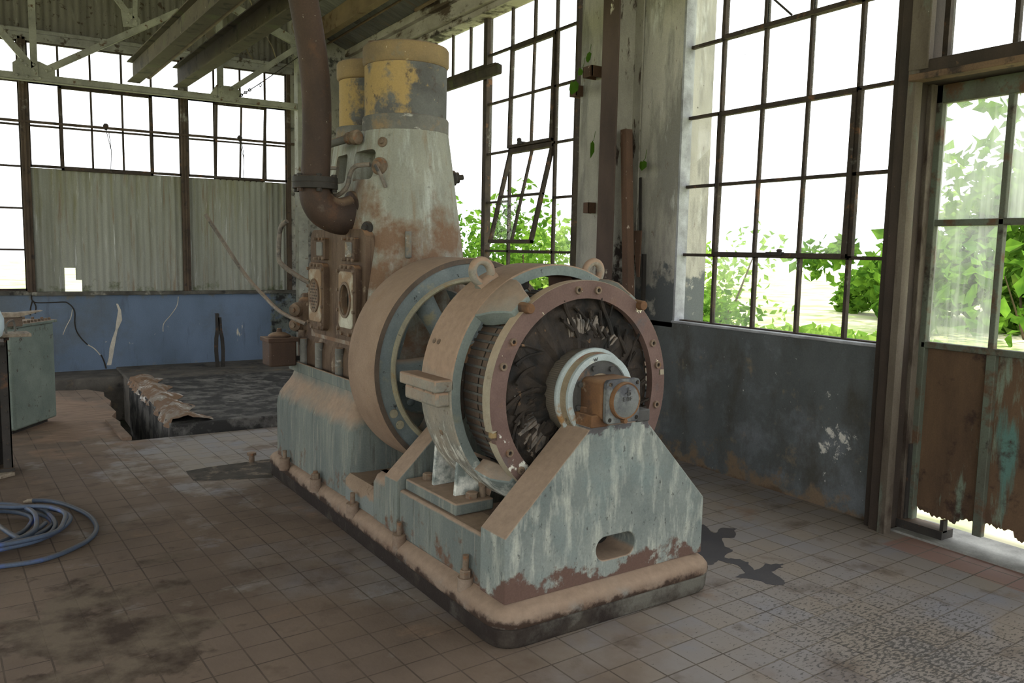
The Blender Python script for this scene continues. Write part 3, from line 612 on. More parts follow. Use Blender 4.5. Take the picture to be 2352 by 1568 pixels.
part('overflow_pipe', MB().tube(smoothpath([(-.31, 2.50, 1.06), (-.40, 2.70, 1.12), (-.43, 2.95, 1.21), (-.52, 3.10, 1.36), (-.66, 3.20, 1.62), (-.735, 3.25, 1.76)], 5), .013, 9), M['riser'], eng, label='thin rusty pipe sticking up beside the engine')
# ---- plate behind the flywheel
part('end_plate', MB().lathe([(.0, 1.52), (.36, 1.52), (.37, 1.53), (.37, 1.60)], (AU, 0, AZ+.03), VAX, 64), M['wheel_face'], eng)
for k in range(8): part('plate_bolt', MB().lathe([(.022,0),(.022,-.012),(.012,-.018),(0,-.018)], (AU+.32*math.cos(k*PI/4+.3), 1.52, AZ+.03+.32*math.sin(k*PI/4+.3)), VAX, 14), M['wheel_face'], eng)
# ---- exhaust
ex = mthing('exhaust_pipe', 'rusty dark exhaust pipe rising from a flanged elbow on the engine to the roof', 'exhaust pipe', -.43, 2.0, 1.65)
P = smoothpath([(-.17, 1.99, 1.755), (-.28, 2.0, 1.735), (-.375, 2.0, 1.765), (-.425, 2.0, 1.83), (-.432, 2.0, 1.90)], 6)
part('elbow', MB().tube(P, .1, 24, [.122, .119, .116]+[.112-.0012*i for i in range(len(P)-3)]), M['pipe'], ex)
part('mouth_flange', MB().lathe([(.135, 0), (.135, .03), (.12, .035)], (-.19, 1.99, 1.752), (-1, 0, -.05), 32), M['pipe'], ex, bevel=.004)
fl = part('pipe_flange', MB().lathe([(.118,1.883),(.128,1.885),(.128,1.915),(.126,1.917),(.126,1.919),(.128,1.921),(.128,1.95),(.12,1.953)], (-.432, 2.0, 0), (0,0,1), 36), M['dark_iron'], ex, bevel=.003)
for k in range(6): 
    a = k*PI/3+.35; p = (-.432+.112*math.cos(a), 2.0+.112*math.sin(a)); q = MB().hexa((p[0], p[1], 1.95), (0,0,1), .016, .016); q.hexa((p[0], p[1], 1.866), (0,0,1), .016, .018); part('flange_bolt', q, M['dark_iron'], fl)
P = smoothpath([(-.432, 2.0, 1.94), (-.42, 2.0, 2.2), (-.424, 2.0, 2.45), (-.450, 2.0, 2.68), (-.50, 2.0, 2.95), (-.58, 2.0, 3.3), (-.72, 2.0, 3.9), (-.86, 2.0, 4.6)], 6)
part('riser', MB().tube(P, .082, 28), M['pipe'], ex)
for vv in (1.9, 2.1): pass
# ================================================================== THE ROOM
XW, XG, YB = 4.32, 4.40, 11.05
KG = XG/XW
def tile_floor():
    t = NT('dusty_floor_tiles')
    v = t.vec((1,1,1), (-2.478, -2.464, 0)); v2 = t.vec((1,1,1), (0,0,0), (0,0,-.0647), co=v)
    b = t.n('ShaderNodeTexBrick', offset=0.0, squash=1.0); t.L(v2, b.inputs['Vector'])
    b.inputs['Scale'].default_value = 1; b.inputs['Brick Width'].default_value = .154; b.inputs['Row Height'].default_value = .1515
    b.inputs['Mortar Size'].default_value = .0038; b.inputs['Mortar Smooth'].default_value = .25; b.inputs['Bias'].default_value = 0
    b.inputs['Color1'].default_value = (.35,.35,.35,1); b.inputs['Color2'].default_value = (.65,.65,.65,1); b.inputs['Mortar'].default_value = (0,0,0,1)
    tv = t.n('ShaderNodeSeparateColor'); t.L(b.outputs['Color'], tv.inputs[0]); tv = tv.outputs[0]; mort = b.outputs['Fac']
    x = t.xyz()
    gx = t.rng(x[0], .2, 3.2)                                        # clean bluish tiles to the right, earth dust to the left
    clean = t.mix(t.rng(t.math('ADD', t.math('MULTIPLY', t.math('SUBTRACT', tv, .5), 1.0), t.noise(1.3, 3)), .35, .75), C(132, 118, 104, K), C(124, 119, 120, K))
    clean = t.mix(t.rng(t.noise(2.2, 3, off=(4,1,0)), .58, .68, 0, .5), clean, C(116, 120, 134, K))
    dusty = t.mix(t.rng(t.noise(1.7, 5, off=(9,0,0)), .35, .65), C(116, 92, 72, K), C(96, 74, 56, K))
    f = t.rng(t.math('ADD', t.noise(1.1, 6, off=(2,7,0)), t.math('MULTIPLY', t.math('SUBTRACT', .5, gx), .55)), .40, .60, .12, .9)
    # pale swept tiles at the far left
    d = t.n('ShaderNodeVectorMath', operation='DISTANCE'); t.L(t.vec((1, .7, 1)), d.inputs[0]); d.inputs[1].default_value = (1.35, 4.5, 0)
    sw = t.rng(t.math('ADD', t.noise(2.6, 5, off=(5,5,0)), t.rng(d.outputs['Value'], 0, 1.3, .32, 0)), .62, .72, 0, .75)
    f = t.math('SUBTRACT', f, sw, True)
    col = t.mix(f, clean, dusty)
    col = t.mix(t.math('MULTIPLY', t.rng(t.noise(4, 6, off=(1,3,0)), .56, .72), .8), col, C(82, 62, 46, K))
    gr = t.math('MULTIPLY', mort, t.rng(t.noise(3, 4, off=(3,3,3)), .30, .62, .25, 1))
    col = t.mix(t.math('MULTIPLY', gr, .85), col, C(66, 54, 42, K))
    # black grit swept together near the door
    d = t.n('ShaderNodeVectorMath', operation='DISTANCE'); t.L(t.vec((1,.8,1)), d.inputs[0]); d.inputs[1].default_value = (3.05, 1.40, 0)
    g = t.rng(t.math('ADD', t.noise(38, 5, st=(1,2.2,1)), t.rng(d.outputs['Value'], 0, 1.1, .19, -.06)), .62, .70)
    col = t.mix(t.math('MULTIPLY', g, .8), col, C(52, 49, 45, K))
    col = t.mix(t.rng(t.noise(55, 4, off=(7,7,0)), .70, .73, 0, .8), col, C(46, 38, 30, K))
    # bare earth patches at the near left
    d = t.n('ShaderNodeVectorMath', operation='DISTANCE'); t.L(t.vec((1,.6,1)), d.inputs[0]); d.inputs[1].default_value = (.30, 2.1, 0)
    e = t.rng(t.math('ADD', t.noise(3.2, 7, off=(0,4,0)), t.rng(d.outputs['Value'], 0, .8, .30, -.1)), .60, .66)
    col = t.mix(e, col, t.mix(t.rng(t.noise(5, 7, off=(2,0,4)), .4, .62), C(112, 94, 74, K), C(66, 48, 34, K)))
    d = t.n('ShaderNodeVectorMath', operation='DISTANCE'); t.L(t.vec((1,.35,1)), d.inputs[0]); d.inputs[1].default_value = (.45, 8.2*.35, 0)
    e2 = t.rng(t.math('ADD', t.noise(2.5, 6, off=(6,4,0)), t.rng(d.outputs['Value'], 0, .75, .30, -.1)), .52, .64, 0, .95)
    col = t.mix(e2, col, t.mix(t.rng(t.noise(6, 6, st=(1,4,1)), .35, .65), C(140, 108, 82, K), C(112, 84, 64, K)))
    # red tiles along the threshold
    r = t.math('MULTIPLY', t.rng(x[0], 4.03, 4.04), t.math('MULTIPLY', t.rng(x[1], 2.62, 2.60), .75))
    col = t.mix(t.math('MULTIPLY', r, t.math('SUBTRACT', 1.0, mort)), col, C(140, 94, 80, K))
    h = t.math('ADD', t.math('MULTIPLY', gr, -1.0), t.math('MULTIPLY', t.noise(60, 5), .5))
    return t.done(col, t.math('ADD', .62, t.math('MULTIPLY', f, .25)), 0, (h, .35, .006), .3)
M['floor'] = tile_floor()
fm = MB()
edge = [(.83, 7.03), (.835, 7.25), (.80, 7.48), (.84, 7.8), (.80, 8.09), (.86, 8.3), (.84, 8.66), (.88, 8.9), (.85, 9.2), (.87, 9.47), (.80, 9.58), (.73, 9.71), (.60, 9.70), (.47, 9.76)]
fm.prism([(-6, -5), (4.52, -5), (4.52, 7.0), (.83, 7.0)]+edge+[(-6, 9.75)], 'uv', -.45, 0)
floor = solo('floor', fm, M['floor'], kind='structure', smooth=False)
part('mortar_patch', MB().prism([(1.03, 5.86), (1.2, 5.90), (1.66, 5.93), (1.50, 5.44), (1.2, 5.52), (1.03, 5.60)], 'uv', -.01, .003), weather('dirt_filled_patch', C(76, 66, 54, K), C(54, 48, 40, K), 9, (1,1,1), [dict(c=C(120,100,80,K), s=8, t=.6, w=.06)]), floor)
part('trench_bottom', MB().box(-1, 4.3, 7.0, 11.05, -.62, -.55), weather('trench_soil', C(44, 36, 29, K), C(27, 23, 20, K), 9, (1,1,1), [dict(c=C(96, 84, 60, K), s=22, st=(1,3,1), t=.66, w=.02)], bump=(14, 1.0)), floor)
part('threshold', MB().box(4.28, 4.62, -2, 2.72, -.1, .012), weather('threshold_concrete', C(138, 136, 128, K), C(108, 106, 100, K), 8), floor)
part('floor_edging', MB().bar((.80, 7.03, .012), (.76, 7.85, .012), .07, .025), weather('edge_board', C(128,100,78,K), C(100,78,60,K), 8), floor)
slabm = weather('sooty_slab_concrete', C(104, 100, 94, K), C(72, 68, 64, K), 2.6, (1, 1.6, 1), [dict(c=C(50, 48, 46, K), s=4, t=.60, w=.07, d=7), dict(c=C(140, 132, 120, K), s=5, st=(1,2,1), t=.66, w=.06, a=.8), dict(c=C(44, 42, 40, K), s=5, t=.85, w=.05, y=(7.3, 7.0, .36))], rough=.75, bump=(20, .5))
slab = thing('machine_slab', 'low sooty concrete slab beside the trench, in front of the blue wall', 'slab', (2.6, 8.4, 0), off=(2.6, 8.4, 0))
part('slab_top', MB().box(1.13, 4.3, 7.05, 9.62, -.5, .09), slabm, slab, bevel=.012)
rnd = random.Random(11); q = MB(); nx, ny = 9, 40; vs = []
for j in range(ny+1):
    y = 7.10+2.55*j/ny
    for i in range(nx+1):
        w_ = .30+.05*math.sin(j*.7)+(.0 if j > 3 else .06*(3-j)/3); x = 1.115+w_*i/nx
        hgt = .093+.055*max(0, 1-abs(i/nx-.42)*1.9)+rnd.uniform(-.012, .014)*(1 if 0 < i < nx else .2)
        if i == 0: hgt = .05; x += rnd.uniform(-.02, .03)
        vs.append((x, y, hgt))
q.add(vs, [(j*(nx+1)+i, j*(nx+1)+i+1, (j+1)*(nx+1)+i+1, (j+1)*(nx+1)+i) for j in range(ny) for i in range(nx)])
part('crumbled_kerb', q, weather('crumbled_kerb', C(150, 138, 124, K), C(124, 108, 92, K), 5, (1,1,1), [dict(c=C(120, 86, 58, K), s=5, t=.76, w=.05, x=(1.32, 1.12, .3)), dict(c=C(200, 196, 188, K), s=6, t=.62, w=.05)], bump=(24, .7)), slab, label='crumbled pale kerb along the trench')
# oil stain
ST = [(3.398,3.311),(3.34,3.175),(3.444,3.226),(3.516,3.178),(3.395,3.065),(3.314,3.101),(3.245,2.994),(3.236,2.947),(3.12,2.883),(3.167,2.823),(3.174,2.771),(3.122,2.682),(3.239,2.716),(3.317,2.672),(3.27,2.646),(3.185,2.628),(3.124,2.497),(3.057,2.505),(3.033,2.589),(2.973,2.672),(3.062,2.684),(3.098,2.774),(3.054,2.865),(2.98,2.84),(2.93,2.90),(2.83,3.0),(2.80,3.25),(3.0,3.42),(3.2,3.36)]
rnd = random.Random(5); S2 = []
for i, p in enumerate(ST):
    n_ = ST[(i+1) % len(ST)]
    for t_ in (0, .25, .5, .75): S2.append((p[0]+(n_[0]-p[0])*t_+rnd.uniform(-.008,.008), p[1]+(n_[1]-p[1])*t_+rnd.uniform(-.008,.008)))
solo('oil_stain', MB().prism([(a-3.1, b-2.9) for a, b in S2], 'uv', .0, .0012), weather('oil_stain', C(66, 60, 60, K), C(54, 50, 54, K), 6, rough=.45, bump=None), 'dark purplish oil stain spreading over the tiles right of the plinth', 'stain', loc=(3.1, 2.9, 0), smooth=False)
# ---- right wall
M['wall_r'] = weather('dark_blue_grey_limewash', C(92, 97, 98, K), C(76, 80, 80, K), 2.4, (1,1,.7), [
    dict(c=C(110, 116, 122, K), s=3, t=.60, w=.08, a=.7), dict(c=C(70, 66, 56, K), s=4, st=(1,1,.5), t=.60, w=.09, a=.8),
    dict(c=C(134, 112, 84, K), s=5, t=.86, w=.05, z=(1.05, .80, .22), a=.6), dict(c=C(196, 192, 180, K), s=9, d=9, t=.82, w=.025, p=(4.32, 3.14, .42, .52, .34, 1, 1.7, .9)),
    dict(c=C(204, 200, 190, K), s=26, d=6, t=.70, w=.015, a=.9), dict(c=C(120, 96, 70, K), s=5, t=.82, w=.05, z=(.38, .0, .36), d=8), dict(c=C(96, 74, 52, K), s=5, t=.92, w=.05, z=(.14, .0, .42))], bump=(26, .35))
M['pier'] = weather('flaking_pier_plaster', C(170, 164, 150, K), C(140, 134, 122, K), 2.6, (1,1,.5), [
    dict(c=C(122, 118, 110, K), s=3, st=(1.5,1.5,.35), t=.53, w=.06, d=7), dict(c=C(190, 190, 184, K), s=3.2, st=(1.5,1.5,.4), t=.64, w=.05, d=7), dict(c=C(112, 92, 78, K), s=14, st=(1,1,.5), t=.66, w=.03, d=7),
    dict(c=C(58, 56, 52, K), s=6, st=(1,1,.3), t=.70, w=.04), dict(c=C(82, 86, 88, K), s=5, t=.94, w=.035, z=(1.75, 1.25, .55))], bump=(24, .4))
wr = solo('wall_right', MB().box(XW, XW+.2, 2.85, 11.2, -.1, 1.036), M['wall_r'], kind='structure', smooth=False)
part('pier', MB().box(XW, XW+.32, 4.635, 5.89, 1.0, 4.3), M['pier'], wr, smooth=False)
part('pier', MB().box(XW, XW+.25, 9.35, 11.2, 1.0, 4.3), M['pier'], wr, smooth=False)
part('low_wall', MB().box(XW+.02, XW+.2, -6, .9, 0, 1.036), M['wall_r'], wr, smooth=False)
part('sill_board', MB().box(XW-.012, XG+.06, 2.86, 4.64, 1.034, 1.052), weather('sill_paint', C(160, 162, 166, K), C(120, 120, 122, K), 8), wr, bevel=.006)
part('sill_board', MB().box(XW-.012, XG+.06, 5.88, 7.64, 1.030, 1.046), bpy.data.materials['sill_paint'], wr, bevel=.006)
part('window_reveal', MB().box(XW+.002, XG+.02, 4.615, 4.636, 1.05, 4.0), bpy.data.materials['sill_paint'], wr)
bm_ = weather('peeling_eave_paint', C(176, 168, 152, K), C(140, 128, 112, K), 3, (1, .5, 1), [dict(c=C(84, 66, 50, K), s=5, st=(1,.4,1), t=.56, w=.04, d=9), dict(c=C(60, 52, 44, K), s=4, t=.84, w=.05, z=(4.02, 3.94, .3)), dict(c=C(104, 92, 60, K), s=6, t=.66, w=.06)], bump=(30, .4))
eb = solo('trim_1', MB().box(4.17, 4.55, -6, 11.2, 3.99, 4.30), bm_, kind='structure', bevel=.01)
part('eave_fillet', MB().box(4.24, 4.44, -6, 11.2, 3.93, 3.995), bm_, eb, bevel=.01); part('eave_fillet', MB().box(4.10, 4.2, -6, 11.2, 4.13, 4.22), bm_, eb, bevel=.008)
# ---- steel windows
WM = weather('rusty_window_steel', C(70, 56, 44, K), C(50, 42, 36, K), 9, (1,1,1), [dict(c=C(112, 108, 98, K), s=8, t=.66, w=.05, a=.7), dict(c=C(110, 70, 40, K), s=9, t=.64, w=.05)], fine=.2)
def glass(name, milk, speck, streak=0.0, tint=(1,1,1,1)):
    t = NT(name); tr = t.n('ShaderNodeBsdfTransparent'); tr.inputs[0].default_value = tint
    gl = t.n('ShaderNodeBsdfGlossy'); gl.inputs['Roughness'].default_value = .08
    m0 = t.n('ShaderNodeMixShader'); m0.inputs[0].default_value = .04; t.L(tr.outputs[0], m0.inputs[1]); t.L(gl.outputs[0], m0.inputs[2])
    d = t.n('ShaderNodeBsdfTranslucent'); d.inputs[0].default_value = (.82, .84, .80, 1); d2 = t.n('ShaderNodeBsdfDiffuse'); d2.inputs[0].default_value = (.6, .6, .57, 1)
    md = t.n('ShaderNodeMixShader'); md.inputs[0].default_value = .4; t.L(d.outputs[0], md.inputs[1]); t.L(d2.outputs[0], md.inputs[2])
    f = t.rng(t.noise(3, 5, (1,1,.5)), .35, .7, milk*.4, milk*1.4) if milk else 0.0
    if streak: f = t.math('ADD', f, t.rng(t.noise(7, 5, (2,2,.12), (3,3,3)), .5, .75, 0, streak), True)
    m1 = t.n('ShaderNodeMixShader'); t.put(m1.inputs[0], f); t.L(m0.outputs[0], m1.inputs[1]); t.L(md.outputs[0], m1.inputs[2])
    k = t.n('ShaderNodeBsdfDiffuse'); k.inputs[0].default_value = C(66, 62, 50)
    m2 = t.n('ShaderNodeMixShader'); t.L(t.rng(t.noise(24, 4, (1,1,.8), (1,5,2), .7), speck, speck+.03, 0, .9), m2.inputs[0]); t.L(m1.outputs[0], m2.inputs[1]); t.L(k.outputs[0], m2.inputs[2])
    t.L(m2.outputs[0], t.out.inputs[0]); return t.m
M['glass'] = glass('speckled_window_glass', .10, .715); M['glass_clear'] = glass('thin_old_glass', .03, .74); M['glass_milky'] = glass('milky_door_glass', .42, .76, .3)
class Wn:
    """a steel window in the plane of the right wall (axis 'y') or of the back wall (axis 'x')"""
    def __init__(s, name, axis, c): s.ax = axis; s.c = c; s.o = tag(bpy.data.objects.new(name, None), kind='structure'); COL.objects.link(s.o); s.o.empty_display_size = .1; BASE[s.o.name] = (0,0,0)
    def P(s, a, z, d): return (s.c+d, a, z) if s.ax == 'y' else (a, s.c+d, z)
    def bx(s, mb, a0, a1, z0, z1, d0, d1):
        p, q = s.P(a0, z0, d0), s.P(a1, z1, d1); mb.box(min(p[0], q[0]), max(p[0], q[0]), min(p[1], q[1]), max(p[1], q[1]), z0, z1)
    def vbar(s, mb, a, z0, z1, w=.022, d=.03): s.bx(mb, a-w/2, a+w/2, z0, z1, -d/2, d/2)
    def hbar(s, mb, z, a0, a1, w=.022, d=.03): s.bx(mb, a0, a1, z-w/2, z+w/2, -d/2, d/2)
    def pane(s, mb, a0, a1, z0, z1, d=.004): mb.add([s.P(a0, z0, d), s.P(a1, z0, d), s.P(a1, z1, d), s.P(a0, z1, d)], [(0,1,2,3)])
def sc(v): return v*KG
def scz(z): return 1.55+(z-1.55)*KG
RZ = [scz(z) for z in (1.05, 1.55, 2.044, 2.536, 3.035, 3.52, 3.97)]
# near window: five lights wide
w1 = Wn('window_1', 'y', XG); YS = [sc(v) for v in (2.852, 3.135, 3.49, 3.853, 4.222, 4.57)]
f = MB(); w1.vbar(f, YS[0], RZ[0], RZ[-1], .05, .05); w1.vbar(f, YS[5], RZ[0], RZ[-1], .03, .05); w1.hbar(f, RZ[0]+.005, YS[0], YS[5], .03, .05); w1.hbar(f, RZ[-1], YS[0], YS[5], .05, .05)
part('window_frame', f, WM, w1.o)
g = MB()
for a in (1, 2, 3, 4):
    w1.vbar(g, YS[a], RZ[0], RZ[1]); w1.vbar(g, YS[a], RZ[3], RZ[4] if a in (1, 4) else RZ[-1])
w1.vbar(g, YS[1]-.012, RZ[1], RZ[3], .026); w1.vbar(g, YS[4]+.012, RZ[1], RZ[3], .026); w1.vbar(g, YS[4], RZ[4], RZ[-1]); w1.vbar(g, YS[1], RZ[4], RZ[-1])
for z in RZ[1:-1]: w1.hbar(g, z, YS[0], YS[5])
part('glazing_bars', g, WM, w1.o)
def vent(w, ys, z0, z1, zm, tilt=0.0, hinge='top', th=.03, pan=None, glassm=None):
    """a sash of its own: border, inner bars and panes; tilted about its top edge"""
    mb = MB(); pn = MB(); a0, a1 = ys[0], ys[-1]
    w.bx(mb, a0, a1, z1-th, z1, -.03, .012); w.bx(mb, a0, a1, z0, z0+th, -.03, .012)
    w.bx(mb, a0, a0+th, z0, z1, -.03, .012); w.bx(mb, a1-th, a1, z0, z1, -.03, .012)
    for a in ys[1:-1]: w.bx(mb, a-.011, a+.011, z0, z1, -.018, .010)
    for z in zm: w.bx(mb, a0, a1, z-.011, z+.011, -.018, .010)
    zz = [z0]+list(zm)+[z1]
    for i in range(len(ys)-1):
        for j in range(len(zz)-1):
            if pan is None or (i, j) in pan: w.pane(pn, ys[i], ys[i+1], zz[j], zz[j+1], -.002)
    if tilt:
        hz = z1 if hinge == 'top' else (z0+z1)/2
        p = Vector(w.P(a0, hz, 0)); R_ = Matrix.Rotation(tilt, 4, 'Y' if w.ax == 'y' else 'X'); T_ = Matrix.Translation(p) @ R_ @ Matrix.Translation(-p); mb.xf(T_); pn.xf(T_)
    v = part('vent_sash', mb, WM, w.o, bevel=.003); 
    if pn.v: part('panes', pn, glassm or M['glass'], v, smooth=False, recalc=False)
    return v
vent(w1, YS[1:5], RZ[1]-.005, RZ[3]+.005, [RZ[2]], .012)
vent(w1, YS[1:5], RZ[4]-.01, RZ[6]-.02, [RZ[5]], .01)
q = MB(); w1.bx(q, sc(3.60), sc(3.72), RZ[1]+.008, RZ[1]+.030, -.06, -.02); q.lathe([(.016,0),(.02,.012),(.012,.02),(0,.022)], w1.P(sc(3.62), RZ[1]+.03, -.045), (0,0,1), 10); part('sash_catch', q, M['dark_iron'], w1.o)
q = MB(); q.bar(w1.P(sc(3.62), RZ[4]+.02, -.05), w1.P(sc(3.80), RZ[4]+.20, -.10), .02, .012); part('sash_stay', q, M['dark_iron'], w1.o)
pn = MB(); pc = MB()
for i in range(5):
    for j in range(6):
        if (1 <= i <= 3 and j in (1, 2, 4, 5)) or (i, j) in ((0,0),(1,0),(4,0),(4,1)): continue
        if (i, j) == (4, 2):
            a0, a1 = YS[4], YS[5]; z0, z1 = RZ[2], RZ[3]; pc.add([w1.P(a0, z0+.33, .004), w1.P(a0, z1, .004), w1.P(a1, z1, .004), w1.P(a1, z0+.16, .004), w1.P(a1-.12, z0+.18, .004)], [(0,1,2,3,4)]); continue
        w1.pane(pn if i > 0 else pc, YS[i], YS[i+1], RZ[j], RZ[j+1])
part('panes', pn, M['glass'], w1.o, smooth=False, recalc=False); part('panes', pc, M['glass_clear'], w1.o, smooth=False, recalc=False)
# far window: four lights wide, one sash hanging open
w2 = Wn('window_2', 'y', XG); Y2 = [sc(v) for v in (5.93, 6.262, 6.62, 7.02, 7.46)]
f = MB(); w2.vbar(f, Y2[4]+.035, .0, RZ[-1], .075, .07); w2.vbar(f, Y2[0], RZ[0], RZ[-1], .03, .05); w2.hbar(f, RZ[0]-.004, Y2[0], Y2[4], .03, .05); part('window_frame', f, WM, w2.o)
g = MB()
for a in (1, 2, 3): w2.vbar(g, Y2[a], RZ[5], RZ[-1])
for a in (1, 3): w2.vbar(g, Y2[a]+(-.012 if a == 1 else .012), RZ[0], RZ[5], .026)
for z in RZ[1:-1]:
    for a, b in ((0,1), (3,4)): w2.hbar(g, z, Y2[a], Y2[b])
w2.hbar(g, RZ[5], Y2[1], Y2[3], .03); w2.hbar(g, RZ[1], Y2[1], Y2[3], .03); w2.hbar(g, RZ[3], Y2[1], Y2[3], .03)
part('glazing_bars', g, WM, w2.o)
vent(w2, Y2[1:4], RZ[3]+.015, RZ[5]-.012, [RZ[4]], .02)
vent(w2, Y2[1:4], RZ[1]+.05, RZ[3]-.01, [(RZ[1]+RZ[3])/2+.02], .24, pan={(1, 0)}, glassm=glass('paint_splashed_glass', .10, .55))
q = MB(); w2.bx(q, sc(6.72), sc(6.80), RZ[3]+.03, RZ[3]+.055, -.07, -.02); q.lathe([(.014,0),(.024,.015),(.022,.04),(0,.05)], w2.P(sc(6.79), RZ[3]+.05, -.05), (0,0,1), 10); part('sash_catch', q, M['dark_iron'], w2.o)
pn = MB()
for i, j in ((0,0),(0,1),(0,3),(0,4),(0,5),(1,5),(2,5),(3,5),(3,3)): w2.pane(pn, Y2[i], Y2[i+1], RZ[j], RZ[j+1])
part('panes', pn, M['glass'], w2.o, smooth=False, recalc=False)
# strip of lights over the open doorway beyond
w3 = Wn('window_3', 'y', XG); Y3 = [sc(v) for v in (7.53, 7.86, 8.26, 8.68, 9.1)]
zt = scz(3.42); f = MB(); w3.hbar(f, zt, Y3[0], Y3[-1], .05, .06); w3.vbar(f, Y3[-1]+.03, 0, RZ[-1], .08, .07); part('window_frame', f, WM, w3.o)
g = MB()
for a in Y3[1:-1]: w3.vbar(g, a, zt, RZ[-1])
part('glazing_bars', g, WM, w3.o); pn = MB()
for i in range(4): w3.pane(pn, Y3[i], Y3[i+1], zt, RZ[-1])
part('panes', pn, glass('rain_streaked_glass', .25, .68, .35), w3.o, smooth=False, recalc=False)
solo('door_track', MB().box(-.07, .0, 7.22-8.3, 9.4-8.3, -.10, .0).box(-.05, .02, 7.30-8.3, 9.4-8.3, -.02, .03), weather('mossy_track', C(70, 60, 46, K), C(48, 42, 36, K), 6, (1,1,1), [dict(c=C(70, 76, 36, K), s=5, t=.58, w=.06), dict(c=C(104, 70, 42, K), s=6, t=.64, w=.05)]), 'mossy rusted sliding-door track with rounded end over the open doorway', 'door track', loc=(4.33, 8.3, 3.40), bevel=.018)
# ---- back wall
M['wall_b'] = weather('blue_limewash', C(92, 112, 140, K), C(80, 98, 120, K), 2.2, (1,1,.6), [
    dict(c=C(84, 92, 98, K), s=2, t=.70, w=.12, x=(1.6, .0, .28), a=.8), dict(c=C(104, 98, 80, K), s=5, t=.80, w=.07, z=(.80, .97, .30)), dict(c=C(76, 74, 62, K), s=4, t=.86, w=.06, z=(.86, .98, .34)),
    dict(c=C(174, 166, 146, K), s=7, d=9, t=.72, w=.02, a=.9), dict(c=C(70, 80, 98, K), s=5, st=(2,1,.3), t=.63, w=.06, a=.7),
    dict(c=C(186, 176, 152, K), s=9, st=(1,1,.3), d=8, t=.78, w=.03, p=(2.62, 11.05, .45, .42, .26, 3.2, 1, .9)),
    dict(c=C(96, 102, 94, K), s=6, d=8, t=.80, w=.05, x=(2.98, 3.08, .36)), dict(c=C(44, 44, 42, K), s=9, d=8, t=.84, w=.06, x=(2.98, 3.1, .32)), dict(c=C(124, 118, 100, K), s=6, t=.86, w=.05, z=(.14, .0, .32))], bump=(24, .3))
wb = solo('wall_back', MB().box(-6, 4.5, YB, YB+.2, -.1, .945), M['wall_b'], kind='structure', smooth=False)
M['pier_b'] = weather('mouldy_pier_plaster', C(158, 152, 136, K), C(124, 120, 110, K), 3, (1,1,.5), [dict(c=C(60, 58, 54, K), s=7, d=8, t=.60, w=.05), dict(c=C(52, 50, 48, K), s=6, d=8, t=.76, w=.06, z=(2.2, 1.1, .24)), dict(c=C(110, 116, 84, K), s=4, t=.66, w=.06)], bump=(26, .4))
part('pier', MB().box(3.345, 4.5, YB-.03, YB+.2, .90, 4.6), M['pier_b'], wb, smooth=False)
rnd = random.Random(8)
sill = MB()
xs = [-6]+[i*.12 for i in range(3, 28)]
sill.box(-6, .30, YB-.03, YB+.1, .935, .985); sill.box(.30, 3.4, YB-.06, YB+.1, .930, .972)
part('sill_ledge', sill, weather('broken_sill', C(92, 88, 76, K), C(58, 54, 48, K), 6, (1,1,1), [dict(c=C(130, 124, 108, K), s=7, t=.62, w=.05), dict(c=C(44, 42, 38, K), s=7, t=.62, w=.05)], bump=(20, .8)), wb)
part('foot_ledge', MB().box(-6, 1.18, 10.36, YB, -.5, .02), weather('ledge_concrete', C(100, 92, 82, K), C(74, 68, 62, K), 5, (1,1,1), [dict(c=C(54, 50, 48, K), s=6, t=.62, w=.06), dict(c=C(118, 96, 70, K), s=5, t=.64, w=.06)], bump=(20, .5)), wb, bevel=.015)
part('foot_ledge', MB().box(1.16, 4.4, 9.74, YB, -.5, .045), bpy.data.materials['ledge_concrete'], wb, bevel=.015)
def crack(pts, r, mat, nm='crack'):
    return part(nm, MB().tube(smoothpath([(x, YB-.001, z) for x, z in pts], 4), r, 6), mat, wb)
ck = weather('crack_shadow', C(54, 46, 38, K), C(40, 35, 30, K), 9)
crack([(.30, .95), (.295, .89), (.33, .85), (.46, .845), (.62, .85), (.66, .84), (.71, .79), (.735, .72), (.73, .60), (.745, .50), (.80, .40), (.86, .33)], .0075, ck)
crack([(.31, .87), (.335, .80), (.325, .72)], .008, ck); crack([(.30, .86), (.28, .78), (.275, .70)], .008, ck)
crack([(1.0, .20), (1.03, .12), (1.05, .03)], .009, ck)
wp = weather('pale_plaster_scar', C(186, 176, 158, K), C(160, 150, 132, K), 9)
crack([(.86, .33), (.93, .28), (.99, .20)], .007, wp, 'scar'); crack([(.71, .76), (.69, .66), (.64, .56), (.60, .46)], .005, wp, 'scar')
q = MB()
for i, (x, z, w_) in enumerate(((1.19, .80, .03), (1.21, .66, .045), (1.17, .5, .035), (1.13, .36, .04), (1.10, .22, .06), (1.07, .10, .05), (1.06, .04, .01))):
    pass
SC_ = [(1.20,.82,.02),(1.22,.74,.05),(1.215,.62,.048),(1.18,.50,.036),(1.15,.38,.036),(1.125,.28,.05),(1.10,.16,.055),(1.085,.07,.04)]
poly = [(x-w_/2+rnd.uniform(-.01,.01), z) for x, z, w_ in SC_]+[(x+w_/2+rnd.uniform(-.01,.01), z) for x, z, w_ in SC_[::-1]]
part('scar', MB().prism(poly, 'uz', YB-.0035, YB+.01), wp, wb, smooth=False)
crack([(1.90,.90), (1.88, .78), (1.80, .66), (1.72, .56), (1.71, .46)], .005, wp, 'scar')
